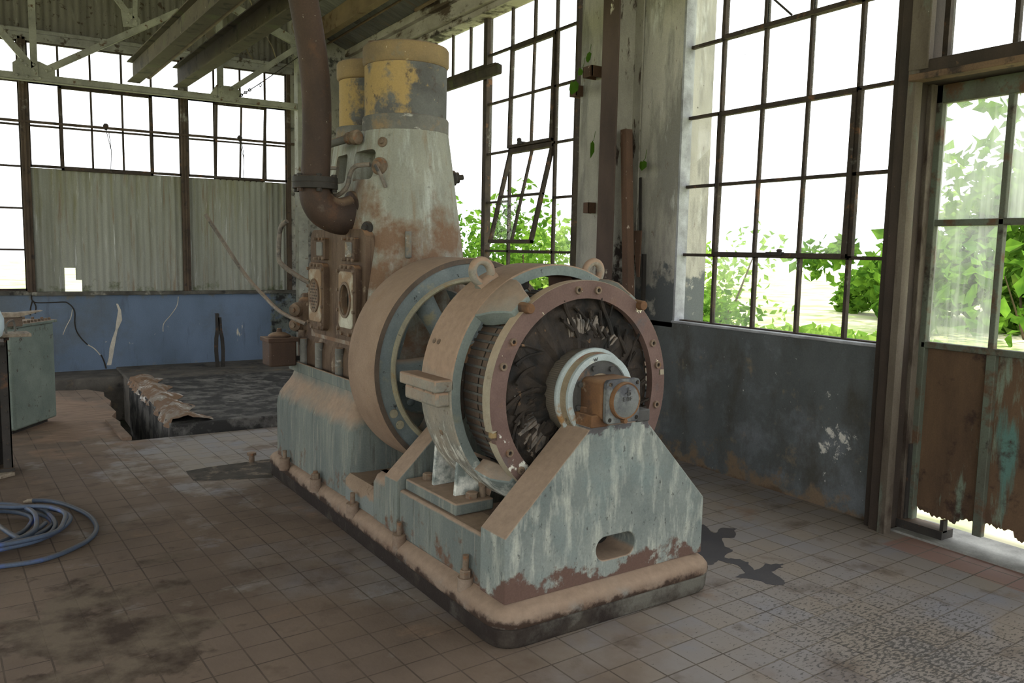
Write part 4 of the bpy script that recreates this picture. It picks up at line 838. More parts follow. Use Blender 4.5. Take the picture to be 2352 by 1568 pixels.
# posts of the back wall
trm = weather('rust_brown_post', C(88, 68, 50, K), C(64, 50, 40, K), 7, (1,1,.4), [dict(c=C(120, 116, 104, K), s=7, t=.72, w=.06, z=(2.6, 3.4, .16)), dict(c=C(50, 42, 36, K), s=9, t=.6, w=.05)])
for i, x in enumerate((.30, 2.012)):
    q = MB().box(x-.042, x+.042, YB-.05, YB+.06, .97, 3.84); q.box(x-.012, x+.012, YB-.065, YB-.04, .97, 3.84)
    o = solo(f'trim_{i+2}', q, trm, kind='structure', off=(0,0,0), bevel=.006)
q = MB().box(3.295, 3.345, YB-.045, YB+.06, .97, 3.84); solo('trim_4', q, trm, kind='structure', bevel=.006)
q = MB().box(-6, 3.42, YB-.05, YB+.04, 3.80, 3.89); q.box(-6, 3.42, YB-.07, YB, 3.885, 3.93)
solo('trim_5', q, weather('grey_lintel_paint', C(140, 138, 128, K), C(112, 108, 100, K), 5, (1,1,1), [dict(c=C(74, 60, 48, K), s=9, t=.58, w=.04)]), kind='structure', bevel=.008)
BZ = (2.405, 2.87, 3.351, 3.81)
def back_window(name, xs, vx, panes_skip=(), tilt=0.0, low=None):
    w = Wn(name, 'x', YB); f = MB(); g = MB(); z0 = BZ[0] if low is None else low
    zz = ([] if low is None else [low+(BZ[0]-low)*k/3 for k in range(3)])+list(BZ)
    w.hbar(f, z0+.012, xs[0], xs[-1], .03, .04); w.hbar(f, BZ[-1]-.01, xs[0], xs[-1], .03, .04); w.vbar(f, xs[0], z0, BZ[-1], .03, .04); w.vbar(f, xs[-1], z0, BZ[-1], .03, .04)
    part('window_frame', f, WM, w.o)
    for i, x in enumerate(xs[1:-1], 1):
        if vx and vx[0] < i < vx[1]: w.vbar(g, x, BZ[2], BZ[3])
        else: w.vbar(g, x, z0, BZ[3])
    for z in zz[1:-1]:
        if vx: w.hbar(g, z, xs[0], xs[vx[0]]); w.hbar(g, z, xs[vx[1]], xs[-1])
        else: w.hbar(g, z, xs[0], xs[-1])
    if vx: w.hbar(g, BZ[2], xs[0], xs[-1])
    part('glazing_bars', g, WM, w.o)
    if vx:
        vent(w, xs[vx[0]:vx[1]+1], BZ[0]-.02, BZ[2]-.01, [BZ[1]], tilt, hinge='mid', glassm=M['glass_clear'])
        xm = (xs[vx[0]]+xs[vx[1]])/2
        q = MB().lathe([(.014,0),(.02,.02),(.034,.05),(.02,.075),(0,.08)], (xm-.02, YB-.06, BZ[1]+.01), (0,0,1), 10); q.tube([(xm-.02, YB-.06, BZ[1]+.02), (xm+.03, YB-.06, BZ[1]-.22), (xm+.02, YB-.05, BZ[0]+.01)], .004, 5); q.tube([(xm+.01, YB-.06, BZ[1]+.0), (xm+.03, YB-.06, BZ[1]-.22)], .004, 5)
        part('sash_cord', q, M['dark_iron'], w.o)
    pn = MB()
    for i in range(len(xs)-1):
        for j in range(len(zz)-1):
            if vx and vx[0] <= i < vx[1] and j < 2: continue
            if (i, j) in panes_skip: continue
            w.pane(pn, xs[i], xs[i+1], zz[j], zz[j+1])
    part('panes', pn, M['glass_clear'], w.o, smooth=False, recalc=False)
    return w
back_window('window_4', [.342, .656, .986, 1.319, 1.645, 1.97], (1, 4))
back_window('window_5', [2.054, 2.378, 2.702, 3.019, 3.295], (1, 3), tilt=.14, panes_skip=((3, 0),))
back_window('window_6', [-1.35, -1.02, -.69, -.36, -.05, .258], None, low=.985)
# long operating rod along the back windows
solo('window_rod', MB().tube([(-1.6-1.0, -.0, .0), (3.56-1.0, 0, .0)], .016, 8), trm, 'thin rusty operating rod running along the middle of the back windows', 'rod', loc=(1.0, YB-.06, 2.905))
# corrugated sheets
def corr(name, x0, x1, zf, mat, parent, hole=None, y=YB+.03, pitch=.076, amp=.009):
    n = int((x1-x0)/pitch*6); zs_ = [0, .1, .2, .25, .3, .6, 1]; V_ = []; F_c = []
    zl = None
    for i in range(n+1):
        x = x0+(x1-x0)*i/n; a, b = zf(x); yy = y+amp*math.sin(2*PI*x/pitch)
        for t_ in zs_: V_.append((x, yy, a+(b-a)*t_))
    m_ = len(zs_)
    for i in range(n):
        for j in range(m_-1):
            x = x0+(x1-x0)*(i+.5)/n; z = (V_[i*m_+j][2]+V_[i*m_+j+1][2])/2
            if hole and hole(x, z): continue
            F_c.append((i*m_+j, (i+1)*m_+j, (i+1)*m_+j+1, i*m_+j+1))
    return part(name, MB().add(V_, F_c), mat, parent, ang=80, recalc=False)
CM = weather('mossy_galvanised_sheet', C(142, 142, 128, K), C(120, 120, 104, K), 3, (3, 1, .22), [
    dict(c=C(120, 116, 80, K), s=4, st=(3,1,.25), t=.76, w=.09, z=(1.3, 2.4, .24), a=.9), dict(c=C(122, 100, 74, K), s=9, st=(3,1,.15), t=.62, w=.05, a=.8), dict(c=C(190, 190, 184, K), s=8, st=(3,1,.2), t=.66, w=.05, a=.7),
    dict(c=C(92, 96, 66, K), s=6, t=.86, w=.06, z=(1.25, 1.0, .3))], bump=None)
CG = weather('dark_gable_sheet', C(112, 106, 94, K), C(86, 80, 70, K), 3, (3, 1, .3), [dict(c=C(66, 52, 40, K), s=12, t=.62, w=.03), dict(c=C(140, 136, 124, K), s=7, st=(3,1,.3), t=.66, w=.06, a=.7)], bump=None)
corr('corrugated_panel', .34, 1.972, lambda x: (.965, 2.40), CM, wb, lambda x, z: (.648 < x < .765 and z < 1.25) or (.76 < x < .83 and z < 1.11))
corr('corrugated_panel', 2.052, 3.30, lambda x: (.965, 2.395), CM, wb)
def roofz(x): return 4.20+(4.2-x)*.38
XR = -2.6
corr('gable_sheet', -6, 4.4, lambda x: (3.87, roofz(max(x, 2*XR-x))), CG, wb, y=YB+.06)
# ---- roof
RM = weather('grimy_roof_sheet', C(112, 110, 104, K), C(86, 84, 80, K), 2, (1, 4, 1), [dict(c=C(124, 88, 54, K), s=3, st=(1,4,1), t=.64, w=.07, a=.7), dict(c=C(60, 56, 52, K), s=3, t=.62, w=.07)], bump=None)
q = MB(); n = int(17.2/.076*4); V_ = []
for i in range(n+1):
    y = -6+17.2*i/n; d = .010*math.sin(2*PI*y/.076)
    for x in (4.62, 2.2, -.2, XR): V_.append((x, y, roofz(x)+d))
    V_.append((-8.6, y, roofz(4.62)+d))
q.add(V_, [(i*5+j, i*5+j+1, (i+1)*5+j+1, (i+1)*5+j) for i in range(n) for j in range(4)])
ceil = solo('ceiling', q, RM, kind='structure', ang=80, recalc=False)
tim = weather('brown_purlin', C(122, 96, 66, K), C(94, 74, 52, K), 4, (1,.4,1), [dict(c=C(84, 58, 36, K), s=6, t=.6, w=.06), dict(c=C(190, 184, 170, K), s=20, t=.72, w=.02)])
for x in (3.60, 2.3, .9): part('purlin', MB().box(x-.05, x+.05, -6, 11, roofz(x)-.24, roofz(x)-.012), tim, ceil, bevel=.006)
part('conduit', MB().tube([(3.82, 10.9, 4.24), (3.82, -2, 4.24)], .014, 8), tim, ceil)
part('conduit', MB().tube([(4.02, 8.6, 4.18), (4.02, -2, 4.18)], .02, 8), tim, ceil)
# ---- steelwork under the roof
TS = weather('grey_truss_paint', C(142, 140, 124, K), C(112, 110, 100, K), 5, (1,1,1), [dict(c=C(92, 64, 42, K), s=11, t=.63, w=.03), dict(c=C(70, 52, 40, K), s=6, t=.80, w=.06, z=(3.5, 4.3, .22))])
YT = 10.60
tr = thing('roof_truss', 'riveted grey steel roof truss standing just inside the back windows', 'truss', (1.0, YT, 3.3), off=(1.0, YT, 3.3))
part('bottom_chord', MB().box(-6, 3.42, YT-.035, YT-.027, 3.295, 3.365).box(-6, 3.42, YT-.035, YT+.035, 3.288, 3.298).box(-6, 3.42, YT+.027, YT+.035, 3.295, 3.365), TS, tr)
def member(n_, p, q_, w=.062):
    b = MB(); a_, c_ = Vector((p[0], YT-.045, p[1])), Vector((q_[0], YT-.045, q_[1])); b.bar(a_, c_, w, .010, VAX)
    d = (c_-a_).normalized(); nrm = Vector((d.z, 0, -d.x)); nrm = nrm if nrm.z < 0 else -nrm
    b.bar(a_+nrm*w/2+Vector((0,.03,0)), c_+nrm*w/2+Vector((0,.03,0)), .01, .06, VAX); return part(n_, b, TS, tr)
member('post', (.405, 3.34), (.405, 4.9)); member('post', (2.36, 3.34), (2.36, 4.5))
member('diagonal', (.50, 3.415), (1.90, 4.27)); member('diagonal', (.39, 3.43), (-.70, 4.75)); member('diagonal', (2.50, 3.455), (3.33, 4.08)); member('diagonal', (1.40, 4.10), (1.05, 4.55), .05)
member('diagonal', (1.42, 4.02), (1.44, 4.6), .05)
member('rafter', (3.40, 4.085), (-2.6, 6.35), .095); part('rafter', MB().bar((3.40, YT+.04, 4.13), (-2.6, YT+.04, 6.40), .012, .09, VAX), TS, tr)
def gusset(poly, riv):
    g_ = part('gusset_plate', MB().prism(poly, 'uz', YT-.038, YT-.028), TS, tr)
    for x, z in riv: part('rivet', MB().lathe([(.017, 0), (.014, -.008), (.007, -.013), (0, -.014)], (x, YT-.050, z), VAX, 10), TS, g_)
gusset([(.20, 3.33), (.20, 3.46), (.27, 3.52), (.46, 3.50), (.60, 3.44), (.60, 3.34)], ((.24, 3.335), (.335, 3.33), (.455, 3.325), (.29, 3.49), (.33, 3.445), (.40, 3.40), (.40, 3.46), (.52, 3.41), (.565, 3.44)))
gusset([(2.24, 3.33), (2.24, 3.37), (2.31, 3.48), (2.54, 3.48), (2.60, 3.42), (2.60, 3.33)], ((2.29, 3.335), (2.34, 3.335), (2.55, 3.33), (2.36, 3.39), (2.36, 3.45), (2.51, 3.44), (2.56, 3.475)))
gusset([(1.30, 4.00), (1.28, 4.18), (1.40, 4.22), (1.48, 4.10), (1.48, 4.02)], ((1.34, 4.05), (1.36, 4.15), (1.43, 4.08)))
gusset([(3.24, 3.98), (3.20, 4.17), (3.43, 4.12), (3.43, 3.78), (3.36, 3.78), (3.31, 3.92)], ((3.27, 4.05), (3.33, 4.00), (3.40, 3.9)))
cl = part('truss_column', MB().box(3.30, 3.42, YT-.05, YT-.04, .05, 4.0).box(3.30, 3.308, YT-.04, YT+.10, .05, 4.0).box(3.412, 3.42, YT-.04, YT+.10, .05, 4.0), TS, tr)
for k in range(14): part('rivet', MB().lathe([(.015, 0), (.012, -.008), (0, -.012)], (3.36, YT-.05, 1.0+k*.21), VAX, 10), TS, cl)
CR = weather('mossy_brown_rail', C(92, 80, 60, K), C(70, 60, 48, K), 3, (1,.5,1), [dict(c=C(80, 80, 50, K), s=4, t=.62, w=.07), dict(c=C(50, 42, 36, K), s=6, t=.60, w=.05), dict(c=C(160, 150, 130, K), s=24, t=.71, w=.02)])
def rail(x0, label):
    r = thing('crane_rail', label, 'beam', (x0, 10.45, 3.37), math.radians(0), 'crane rails under the roof', off=(x0, 10.45, 3.37))
    x1 = x0+.042*12
    b = MB()
    for z, w, t in ((3.376, .13, .012), (3.594, .13, .012), (3.485, .010, .21)): b.bar((x0, 10.45, z), (x1, -1.5, z), w, t)
    part('i_beam', b, CR, r); return r
ra = rail(1.375, 'dark mossy steel crane rail under the roof, the left one with a pipe alongside'); rb_ = rail(1.86, 'brown steel crane rail under the roof, the right one with dry vines hanging')
part('hanger_brace', MB().bar((2.05, 9.3, 3.60), (1.83, 9.3, 4.12), .10, .012, VAX), CR, rb_)
solo('conduit_pipe', MB().tube([(0, 0, 0), (.46, -12, 0)], .033, 14).lathe([(.036,-.08),(.036,.0)], (0,0,0), (0,1,0), 14), weather('grimy_pipe', C(150, 126, 98, K), C(108, 92, 74, K), 4), 'grimy tan pipe slung beside the left crane rail', 'pipe', loc=(1.53, 10.40, 3.455))
VN = weather('dry_vine_bark', C(120, 106, 76, K), C(96, 84, 62, K), 20)
rnd = random.Random(21)
def vine(x, y, z0, z1, label):
    P = [Vector((0, 0, 0))]
    n = 7
    for i in range(n): P.append(Vector((rnd.uniform(-.05,.05), rnd.uniform(-.04,.04), (z1-z0)*(i+1)/n)))
    solo('dry_vine', MB().tube(smoothpath(P, 4), .0065, 5), VN, label, 'vine', 'dry vines on the crane rail', loc=(x, y, z0))
vine(2.22, 8.6, 4.15, 3.40, 'dry vine stem hanging left over the right crane rail'); vine(2.42, 8.6, 4.2, 3.45, 'dry vine stem looping near the middle of the right crane rail'); vine(2.6, 8.4, 4.2, 3.5, 'short dry vine stem hanging from the right end of the right crane rail')
wre = MB().tube(smoothpath([(0,0,0), (.3,0,.22), (.75,0,.58)], 4), .006, 6)
wi = thing('stay_wire', 'slack stay wire with a turnbuckle strung from truss chord to column', 'wire', (2.56, YT-.09, 3.36))
part('wire', wre, M['dark_iron'], wi)
q = MB()
for k in range(3): q.lathe([(.016+.006*math.cos(a), .006*math.sin(a)) for a in [i*PI/3 for i in range(6)]], (.03+.05*k, 0, .02+.037*k), (0,1,0) if k % 2 else (.6,1,-.3), 12, closed=True)
q.lathe([(.022+.006*math.cos(a), .006*math.sin(a)) for a in [i*PI/3 for i in range(6)]], (.26, 0, .17), (0,1,0), 12, closed=True, sx=.6)
part('chain_links', q, M['dark_iron'], wi)
# ---- steel column at the pier
cm = weather('brown_column_paint', C(88, 68, 58, K), C(70, 54, 48, K), 4, (1,1,.5), [dict(c=C(196, 186, 170, K), s=7, st=(1.4,1.4,.4), d=9, t=.655, w=.015), dict(c=C(176, 164, 140, K), s=7, d=9, t=.83, w=.03, z=(1.95, 1.5, .22))])
wcm = weather('whitewashed_web', C(160, 154, 140, K), C(130, 124, 112, K), 4, (1,1,.5), [dict(c=C(66, 50, 42, K), s=7, st=(1.4,1.4,.4), d=9, t=.58, w=.03), dict(c=C(50, 40, 36, K), s=6, d=8, t=.80, w=.04, z=(2.1, 1.5, .26))])
sc_ = tag(thing('steel_column', 'brown and white flaking H-section steel column standing against the pier', 'column', (4.18, 5.16, 0), off=(4.18, 5.16, 0)), kind='structure')
part('front_flange', MB().box(4.055, 4.07, 5.065, 5.258, 0, 4.28), cm, sc_); part('column_web', MB().box(4.07, 4.30, 5.155, 5.168, 0, 4.28), wcm, sc_); part('back_flange', MB().box(4.295, 4.31, 5.065, 5.258, 0, 4.28), wcm, sc_)
RB = weather('rusty_flat_iron', C(104, 70, 50, K), C(76, 54, 42, K), 6, (1,1,.4), [dict(c=C(160, 140, 120, K), s=16, t=.68, w=.03)])
q = MB().bar((4.12, 5.045, 2.50), (4.12, 4.93, .9), .065, .008, (1,0,0)); q.bar((4.15, 5.045-.03, 2.50), (4.15, 4.90, .9), .008, .06, (1,0,0)); q.v = [(x-4.12, y-4.98, z-.9) for x, y, z in q.v]
solo('angle_iron', q, RB, 'long rusty angle iron leaning against the steel column by the pier', 'iron bar', loc=(4.12, 4.98, .9))
q = MB().bar((4.26, 4.99, 2.14), (4.25, 4.955, 1.72), .022, .012, (1,0,0)); q.v = [(x-4.25, y-4.96, z-1.72) for x, y, z in q.v]
solo('steel_strip', q, M['dark_iron'], 'thin dark steel strip hanging right of the leaning angle iron', 'iron strip', loc=(4.25, 4.96, 1.72))
q = MB().prism([(-.04, 0), (.045, 0), (.035, -.14), (-.005, -.36), (-.03, -.36)], 'vz', -.005, .005)
solo('iron_bracket', q, RB, 'tapering rusty iron plate below the dark strip on the pier', 'bracket', loc=(4.24, 4.97, 1.73))
solo('door_bar', MB().bar((0,0,0), (0,-.02,-.75), .02, .03, (1,0,0)), M['dark_iron'], 'dark vertical bar on the lower pier right of the rusty iron plate', 'bar', loc=(4.29, 4.95, 1.55))
def ubracket(loc, label, s=1.0):
    b = MB().box(-.02, .12*s, -.06*s, -.045*s, -.045, .045).box(-.02, .12*s, .045*s, .06*s, -.045, .045).box(.10*s, .12*s, -.06*s, .06*s, -.045, .045)
    solo('wall_bracket', b.xf(Matrix.Rotation(PI, 4, 'Z')), RB, label, 'bracket', loc=loc, bevel=.004)
ubracket((4.31, 5.63, 3.04), 'rusty looped bracket high on the pier among vine leaves'); ubracket((4.31, 5.66, 1.93), 'small rusty bracket low on the pier left of the steel column', .6); ubracket((4.34, 5.90, 2.93), 'rusty bracket at the window edge of the pier behind a leaf', .8)
LF = None
def leafmat(name, c1, c2, tr_=.45):
    t = NT(name); c = t.mix(t.rng(t.noise(3, 2), .35, .65), c1, c2)
    d = t.n('ShaderNodeBsdfDiffuse'); t.L(c, d.inputs[0]); e = t.n('ShaderNodeBsdfTranslucent'); t.L(c, e.inputs[0])
    m = t.n('ShaderNodeMixShader'); m.inputs[0].default_value = tr_; t.L(d.outputs[0], m.inputs[1]); t.L(e.outputs[0], m.inputs[2]); t.L(m.outputs[0], t.out.inputs[0]); return t.m
LF = leafmat('vine_leaf_green', C(92, 128, 44), C(70, 104, 36))
def heart(s, tilt): 
    b = MB(); pts = [(0, 0), (.5, .35), (.48, .75), (.22, .92), (0, .78), (-.22, .92), (-.48, .75), (-.5, .35)]
    b.add([(0, x*s, (z-.78)*s) for x, z in pts], [(0,1,2,3,4), (0,4,5,6,7)]); b.v = [(abs(y)*.25, y, z) for x, y, z in b.v]
    return b.xf(Matrix.Rotation(tilt, 4, 'X'))
for (y, z, s, tl, lb) in ((5.70, 2.95, .13, .2, 'green vine leaf hanging at the window edge of the pier'), (5.52, 3.13, .08, -1, 'small green leaf above the looped bracket'), (5.60, 3.04, .07, .6, 'small green leaf left inside the looped bracket'), (5.43, 2.43, .14, .0, 'slender green leaf dangling beside the steel column'), (4.93, 2.25, .085, .05, 'heart-shaped green leaf above the dark strip on the pier')):
    lf = thing('vine_leaf', lb, 'leaf', (4.10 if y > 5.3 else 4.22, y, z), 0, 'vine leaves on the pier')
    part('leaf_blade', heart(s, tl) if z != 2.43 else heart(s, 0).xf(Matrix.Diagonal((1, .4, 1.1, 1))), LF, lf, smooth=False)
    part('leaf_stalk', MB().tube([(0,0,0), (.03,.0,.03), (.05, .01, .10)], .002, 5), LF, lf)
# ---- door post, door and the window over it
PM = weather('rust_green_post', C(104, 92, 76, K), C(78, 66, 52, K), 4, (1,1,.3), [dict(c=C(90, 106, 90, K), s=5, st=(1,1,.35), t=.62, w=.06, a=.8), dict(c=C(58, 44, 34, K), s=6, st=(1,1,.3), t=.57, w=.06), dict(c=C(176, 170, 156, K), s=9, t=.85, w=.03, z=(2.5, 2.9, .17))])
DKP = weather('dark_post_side', C(64, 50, 40, K), C(48, 40, 33, K), 6, (1,1,.4), [dict(c=C(104, 74, 48, K), s=18, t=.70, w=.02)])
q = MB().box(4.20, 4.235, 2.745, 2.81, -.02, 4.0); dp = solo('trim_6', q, DKP, kind='structure', bevel=.004)
part('post_flange', MB().loft([[(4.186, 2.70, z), (4.20, 2.69, z), (4.235, 2.69, z), (4.235, 2.75, z), (4.20, 2.752, z), (4.186, 2.742, z)] for z in (-.02, 2.55)]), PM, dp)
part('post_flange', MB().box(4.188, 4.235, 2.64, 2.75, 2.55, 4.0), PM, dp, bevel=.006)
part('post_web', MB().box(4.235, 4.48, 2.735, 2.86, -.02, 4.0), DKP, dp)
part('door_jamb', MB().box(4.36, 4.50, 2.71, 2.75, 0, 2.52), PM, dp, bevel=.004)
part('lintel', MB().box(4.20, 4.52, .6, 2.74, 2.50, 2.60), DKP, dp, bevel=.006)
part('lintel_ledge', MB().box(4.15, 4.24, .6, 2.72, 2.49, 2.525), weather('rotten_ledge', C(130, 96, 62, K), C(90, 66, 46, K), 5, (1,.4,1), [dict(c=C(56, 44, 36, K), s=7, t=.58, w=.05)], bump=(24, .8)), dp, bevel=.004)
DR = weather('rusted_green_door', C(98, 70, 44, K), C(76, 54, 36, K), 5, (1,1.6,.5), [
    dict(c=C(104, 120, 98, K), s=4, st=(1,2,.4), d=9, t=.62, w=.035, a=.9), dict(c=C(72, 112, 100, K), s=3, st=(1,2.4,.3), d=8, t=.80, w=.05, p=(4.45, 2.19, .62, .5, .30, 1, 3.4, .9)),
    dict(c=C(108, 122, 100, K), s=4, st=(1,2,.4), d=9, t=.80, w=.04, p=(4.45, 2.38, .55, .5, .22, 1, 3.6, .8)), dict(c=C(60, 40, 30, K), s=6, d=8, t=.60, w=.05), dict(c=C(66, 46, 32, K), s=5, t=.82, w=.06, z=(.35, .06, .28))], bump=(40, .35))
DF = weather('green_door_frame', C(86, 96, 78, K), C(74, 72, 58, K), 5, (1,1,.4), [dict(c=C(88, 60, 38, K), s=6, t=.56, w=.05, d=8), dict(c=C(50, 40, 32, K), s=7, t=.63, w=.05)])
dr = Wn('door_1', 'y', 4.44); D = dr.o
q = MB()
dr.bx(q, 2.675, 2.755, .05, 2.50, -.03, .02); dr.bx(q, .8, 2.755, 2.40, 2.50, -.03, .02); dr.bx(q, .8, 2.7, 1.735, 1.77, -.025, .015); dr.bx(q, .8, 2.7, 1.055, 1.09, -.03, .02)
dr.bx(q, 2.302, 2.332, 1.06, 2.45, -.025, .015); dr.bx(q, 1.92, 1.95, 1.06, 2.45, -.025, .015); part('door_frame', q, DF, D, bevel=.004)
q = MB(); n = 150; V_ = []; rnd = random.Random(14); prev = 0
for i in range(n+1):
    y = 2.70-1.4*i/n; prev = .7*prev+rnd.uniform(-.012, .014); zb = .125+prev-.025*math.sin(i*.09) - (.03 if i > 60 else 0)
    V_ += [(4.452, y, max(.035, zb)), (4.452, y, 1.07)]
q.add(V_, [(2*i, 2*i+2, 2*i+3, 2*i+1) for i in range(n)]); o = part('door_sheet', q, DR, D, smooth=False); sm = o.modifiers.new('s', 'SOLIDIFY'); sm.thickness = .004
q = MB(); dr.bx(q, 2.285, 2.335, .07, 1.07, -.025, .012); part('door_stiffener', q, DF, D, bevel=.004)
q = MB(); dr.bx(q, 2.70, 2.745, .0, .5, -.06, .01); q.box(4.35, 4.46, 2.46, 2.74, .012, .06); q.box(4.36, 4.40, 2.46, 2.48, .05, .12); part('bottom_hinge', q, M['dark_iron'], D)
pn = MB(); pc = MB()
dr.pane(pn, 2.33, 2.69, 1.08, 1.75); dr.pane(pn, 2.33, 2.69, 1.75, 2.42); dr.pane(pn, 1.95, 2.31, 1.75, 2.42)
part('panes', pn, M['glass_milky'], D, smooth=False, recalc=False)
w7 = Wn('window_7', 'y', 4.40); q = MB(); w7.hbar(q, 2.62, .8, 2.70, .03, .05); w7.vbar(q, 2.665, 2.6, 4.0, .03, .05); part('window_frame', q, WM, w7.o)
q = MB(); w7.vbar(q, 2.305, 2.6, 4.0, .026); w7.hbar(q, 3.2, .8, 2.70); part('glazing_bars', q, WM, w7.o); pn = MB(); w7.pane(pn, 2.31, 2.66, 2.63, 3.2); w7.pane(pn, 1.9, 2.30, 2.63, 3.2); part('panes', pn, M['glass'], w7.o, smooth=False, recalc=False)
# ---- things at the left
GC = weather('patched_green_tank', C(112, 124, 112, K), C(92, 106, 96, K), 4, (1,1,1), [
    dict(c=C(150, 142, 136, K), s=5, t=.78, w=.05, p=(.22, 7.86, .50, .5, .28, .55, .55, 2.6)), dict(c=C(156, 150, 144, K), s=5, t=.80, w=.03, p=(.325, 8.02, .32, .3, .3, 5, 5, .6)), dict(c=C(50, 48, 46, K), s=6, t=.78, w=.03, p=(.26, 7.92, .76, .22, .34, 2.2, 2.2, 1)),
    dict(c=C(76, 68, 56, K), s=16, t=.64, w=.04), dict(c=C(110, 92, 72, K), s=8, t=.84, w=.05, z=(.78, .90, .3))], dust=(C(150, 124, 98, K), .5, .9, .9))
hx = thing('heat_exchanger', 'patched grey-green steel tank with a bolted rim, standing left of the trench', 'tank', (.05, 7.95, 0))
HB = (.05, 7.95, 0); BASE[hx.name] = HB
p0, p1 = Vector((.054, 7.59, 0)), Vector((.374, 8.10, 0)); d = (p1-p0).normalized(); nn = Vector((d.y, -d.x, 0))
def on(a, b, z): return p0+d*a-nn*b+Vector((0,0,z))
Lh = (p1-p0).length
def hbox(a0, a1, b0, b1, z0, z1): return MB().loft([[on(a0,b0,z), on(a1,b0,z), on(a1,b1,z), on(a0,b1,z)] for z in (z0, z1)])
part('tank_body', hbox(0, Lh, 0, .62, .035, .87), GC, hx, bevel=.02)
part('tank_rim', hbox(-.02, Lh+.02, -.02, .64, .865, .888), GC, hx, bevel=.004)
part('tank_foot', hbox(.05, Lh-.05, .06, .5, 0, .04), M['dark_iron'], hx)
for k in range(12): part('rim_nut', MB().hexa(on(.02+k*.05, .02, .888), (0,0,1), .013, .02), M['nut'], hx)
for k in range(7): part('rim_nut', MB().hexa(on(Lh-.02, .09+k*.08, .888), (0,0,1), .013, .02), M['nut'], hx)
WD = weather('grey_splintered_wood', C(158, 140, 116, K), C(124, 106, 86, K), 5, (6,1,6), [dict(c=C(92, 74, 56, K), s=6, st=(6,1,6), t=.62, w=.05)], bump=(40, .6))
q = MB().prism([(-.35, -.03), (.10, -.035), (.27, .04), (.10, .02), (-.35, .035)], 'uz', -.06, .06); q.v = [(x, y, z*.6+.0) for x, y, z in q.v]
solo('wooden_block', MB().box(-.35, .12, -.08, .08, 0, .075), weather('brown_block', C(112, 92, 74, K), C(90, 72, 58, K), 6), 'brown wooden block lying on the green tank', 'wood block', loc=(.0, 7.55, .888), rotz=math.radians(10), bevel=.004)
solo('plank', q, WD, 'splintered pale plank end resting on the brown block on the tank', 'plank', loc=(.0, 7.5, .985), rotz=math.radians(8))
sf = thing('steel_rack', 'dark punched steel frame at the left edge, standing on a wooden skid before the tank', 'frame', (-.15, 6.35, 0), off=(-.15, 6.35, 0))
for x0, x1 in ((-.035, .02), (-.13, -.055), (-.30, -.20)):
    part('frame_post', MB().box(x0, x1, 6.30, 6.312, .03, .92).box(x1-.008, x1, 6.30, 6.38, .03, .92), M['dark_iron'], sf)
part('frame_base', MB().box(-.6, .03, 6.28, 6.55, .028, .05), M['dark_iron'], sf); part('frame_side', MB().box(-.6, -.02, 6.42, 6.44, .05, .90), M['dark_iron'], sf)
part('frame_top', MB().box(-.6, .03, 6.29, 6.46, .905, .925), M['dark_iron'], sf)
for k in range(8): part('rivet', MB().lathe([(.010,0),(.008,-.006),(0,-.007)], (-.005, 6.30, .10+k*.11), VAX, 10), M['dark_iron'], sf)
part('bent_strap', MB().tube(smoothpath([(.015, 6.33, .92), (.018, 6.33, 1.0), (.03, 6.36, 1.02), (.06, 6.45, 1.02), (.07, 6.46, .95)], 4), .008, 6), M['band'], sf)
solo('plank', MB().box(-.6, .16, -.10, .10, 0, .022), WD, 'rough board end lying on the dark steel frame at the left edge', 'plank', loc=(-.01, 6.36, .925), rotz=math.radians(6), bevel=.004)
q = MB().bar((-.6, .0, .014), (.02, .42, .014), .14, .026)
solo('wooden_skid', q, WD, 'grey wooden skid under the dark steel frame, its end at the left edge', 'skid', loc=(-.03, 5.90, 0), bevel=.004)
q = MB().lathe([(.0, .0), (.10, .003), (.135, .03), (.15, .08), (.15, .14), (.13, .19), (.085, .225), (.035, .24), (.03, .26), (.0, .262)], (0,0,0), (0,0,1), 28)
solo('jerrycan', q, weather('pale_blue_plastic', C(186, 206, 214, K), C(170, 192, 202, K), 5, fine=.03, rough=.45), 'pale blue rounded plastic container at the very left edge, on the steel frame board', 'container', loc=(-.142, 6.10, .925))
part('container_shelf', MB().box(-.6, .0, 6.0, 6.3, .905, .925), M['dark_iron'], sf)
# hose
HM = weather('dusty_blue_hose', C(66, 84, 112, K), C(60, 70, 84, K), 3, (1,1,1), [dict(c=C(52, 84, 176, K), s=2.2, t=.60, w=.05), dict(c=C(110, 98, 84, K), s=5, t=.66, w=.08, a=.7)], dust=(C(106, 96, 86, K), .55, 1.0, .6), rough=.5, bump=None)
ho = thing('garden_hose', 'coiled dusty blue hose lying on the tiles at the left edge', 'hose', (.05, 4.95, 0), off=(.05, 4.95, 0))
def ring_pts(cx, cy, rx, ry, z, a0, a1, n=14, wob=0.0, sd=1):
    r_ = random.Random(sd); return [(cx+(rx+r_.uniform(-wob, wob))*math.cos(a0+(a1-a0)*i/n), cy+(ry+r_.uniform(-wob, wob))*math.sin(a0+(a1-a0)*i/n), z+r_.uniform(0, .006)) for i in range(n+1)]
hp = [(.108,5.552,.014),(.174,5.516,.014),(.249,5.418,.014),(.318,5.259,.014),(.371,5.086,.014),(.389,4.891,.014),(.371,4.758,.014),(.325,4.648,.014),(.26,4.569,.014),(.179,4.498,.014),(.084,4.458,.014),(-.059,4.468,.014),(-.25,4.50,.014),(-.42,4.66,.014),(-.50,4.9,.014)]
loops_ = [(-.13, 5.02, .30, .34, .030, 1), (-.10, 4.98, .31, .38, .046, 2), (-.16, 5.0, .29, .40, .060, 3), (-.18, 5.06, .26, .32, .034, 4), (-.10, 5.06, .37, .36, .020, 5), (-.06, 4.93, .32, .34, .070, 6)]
a = PI
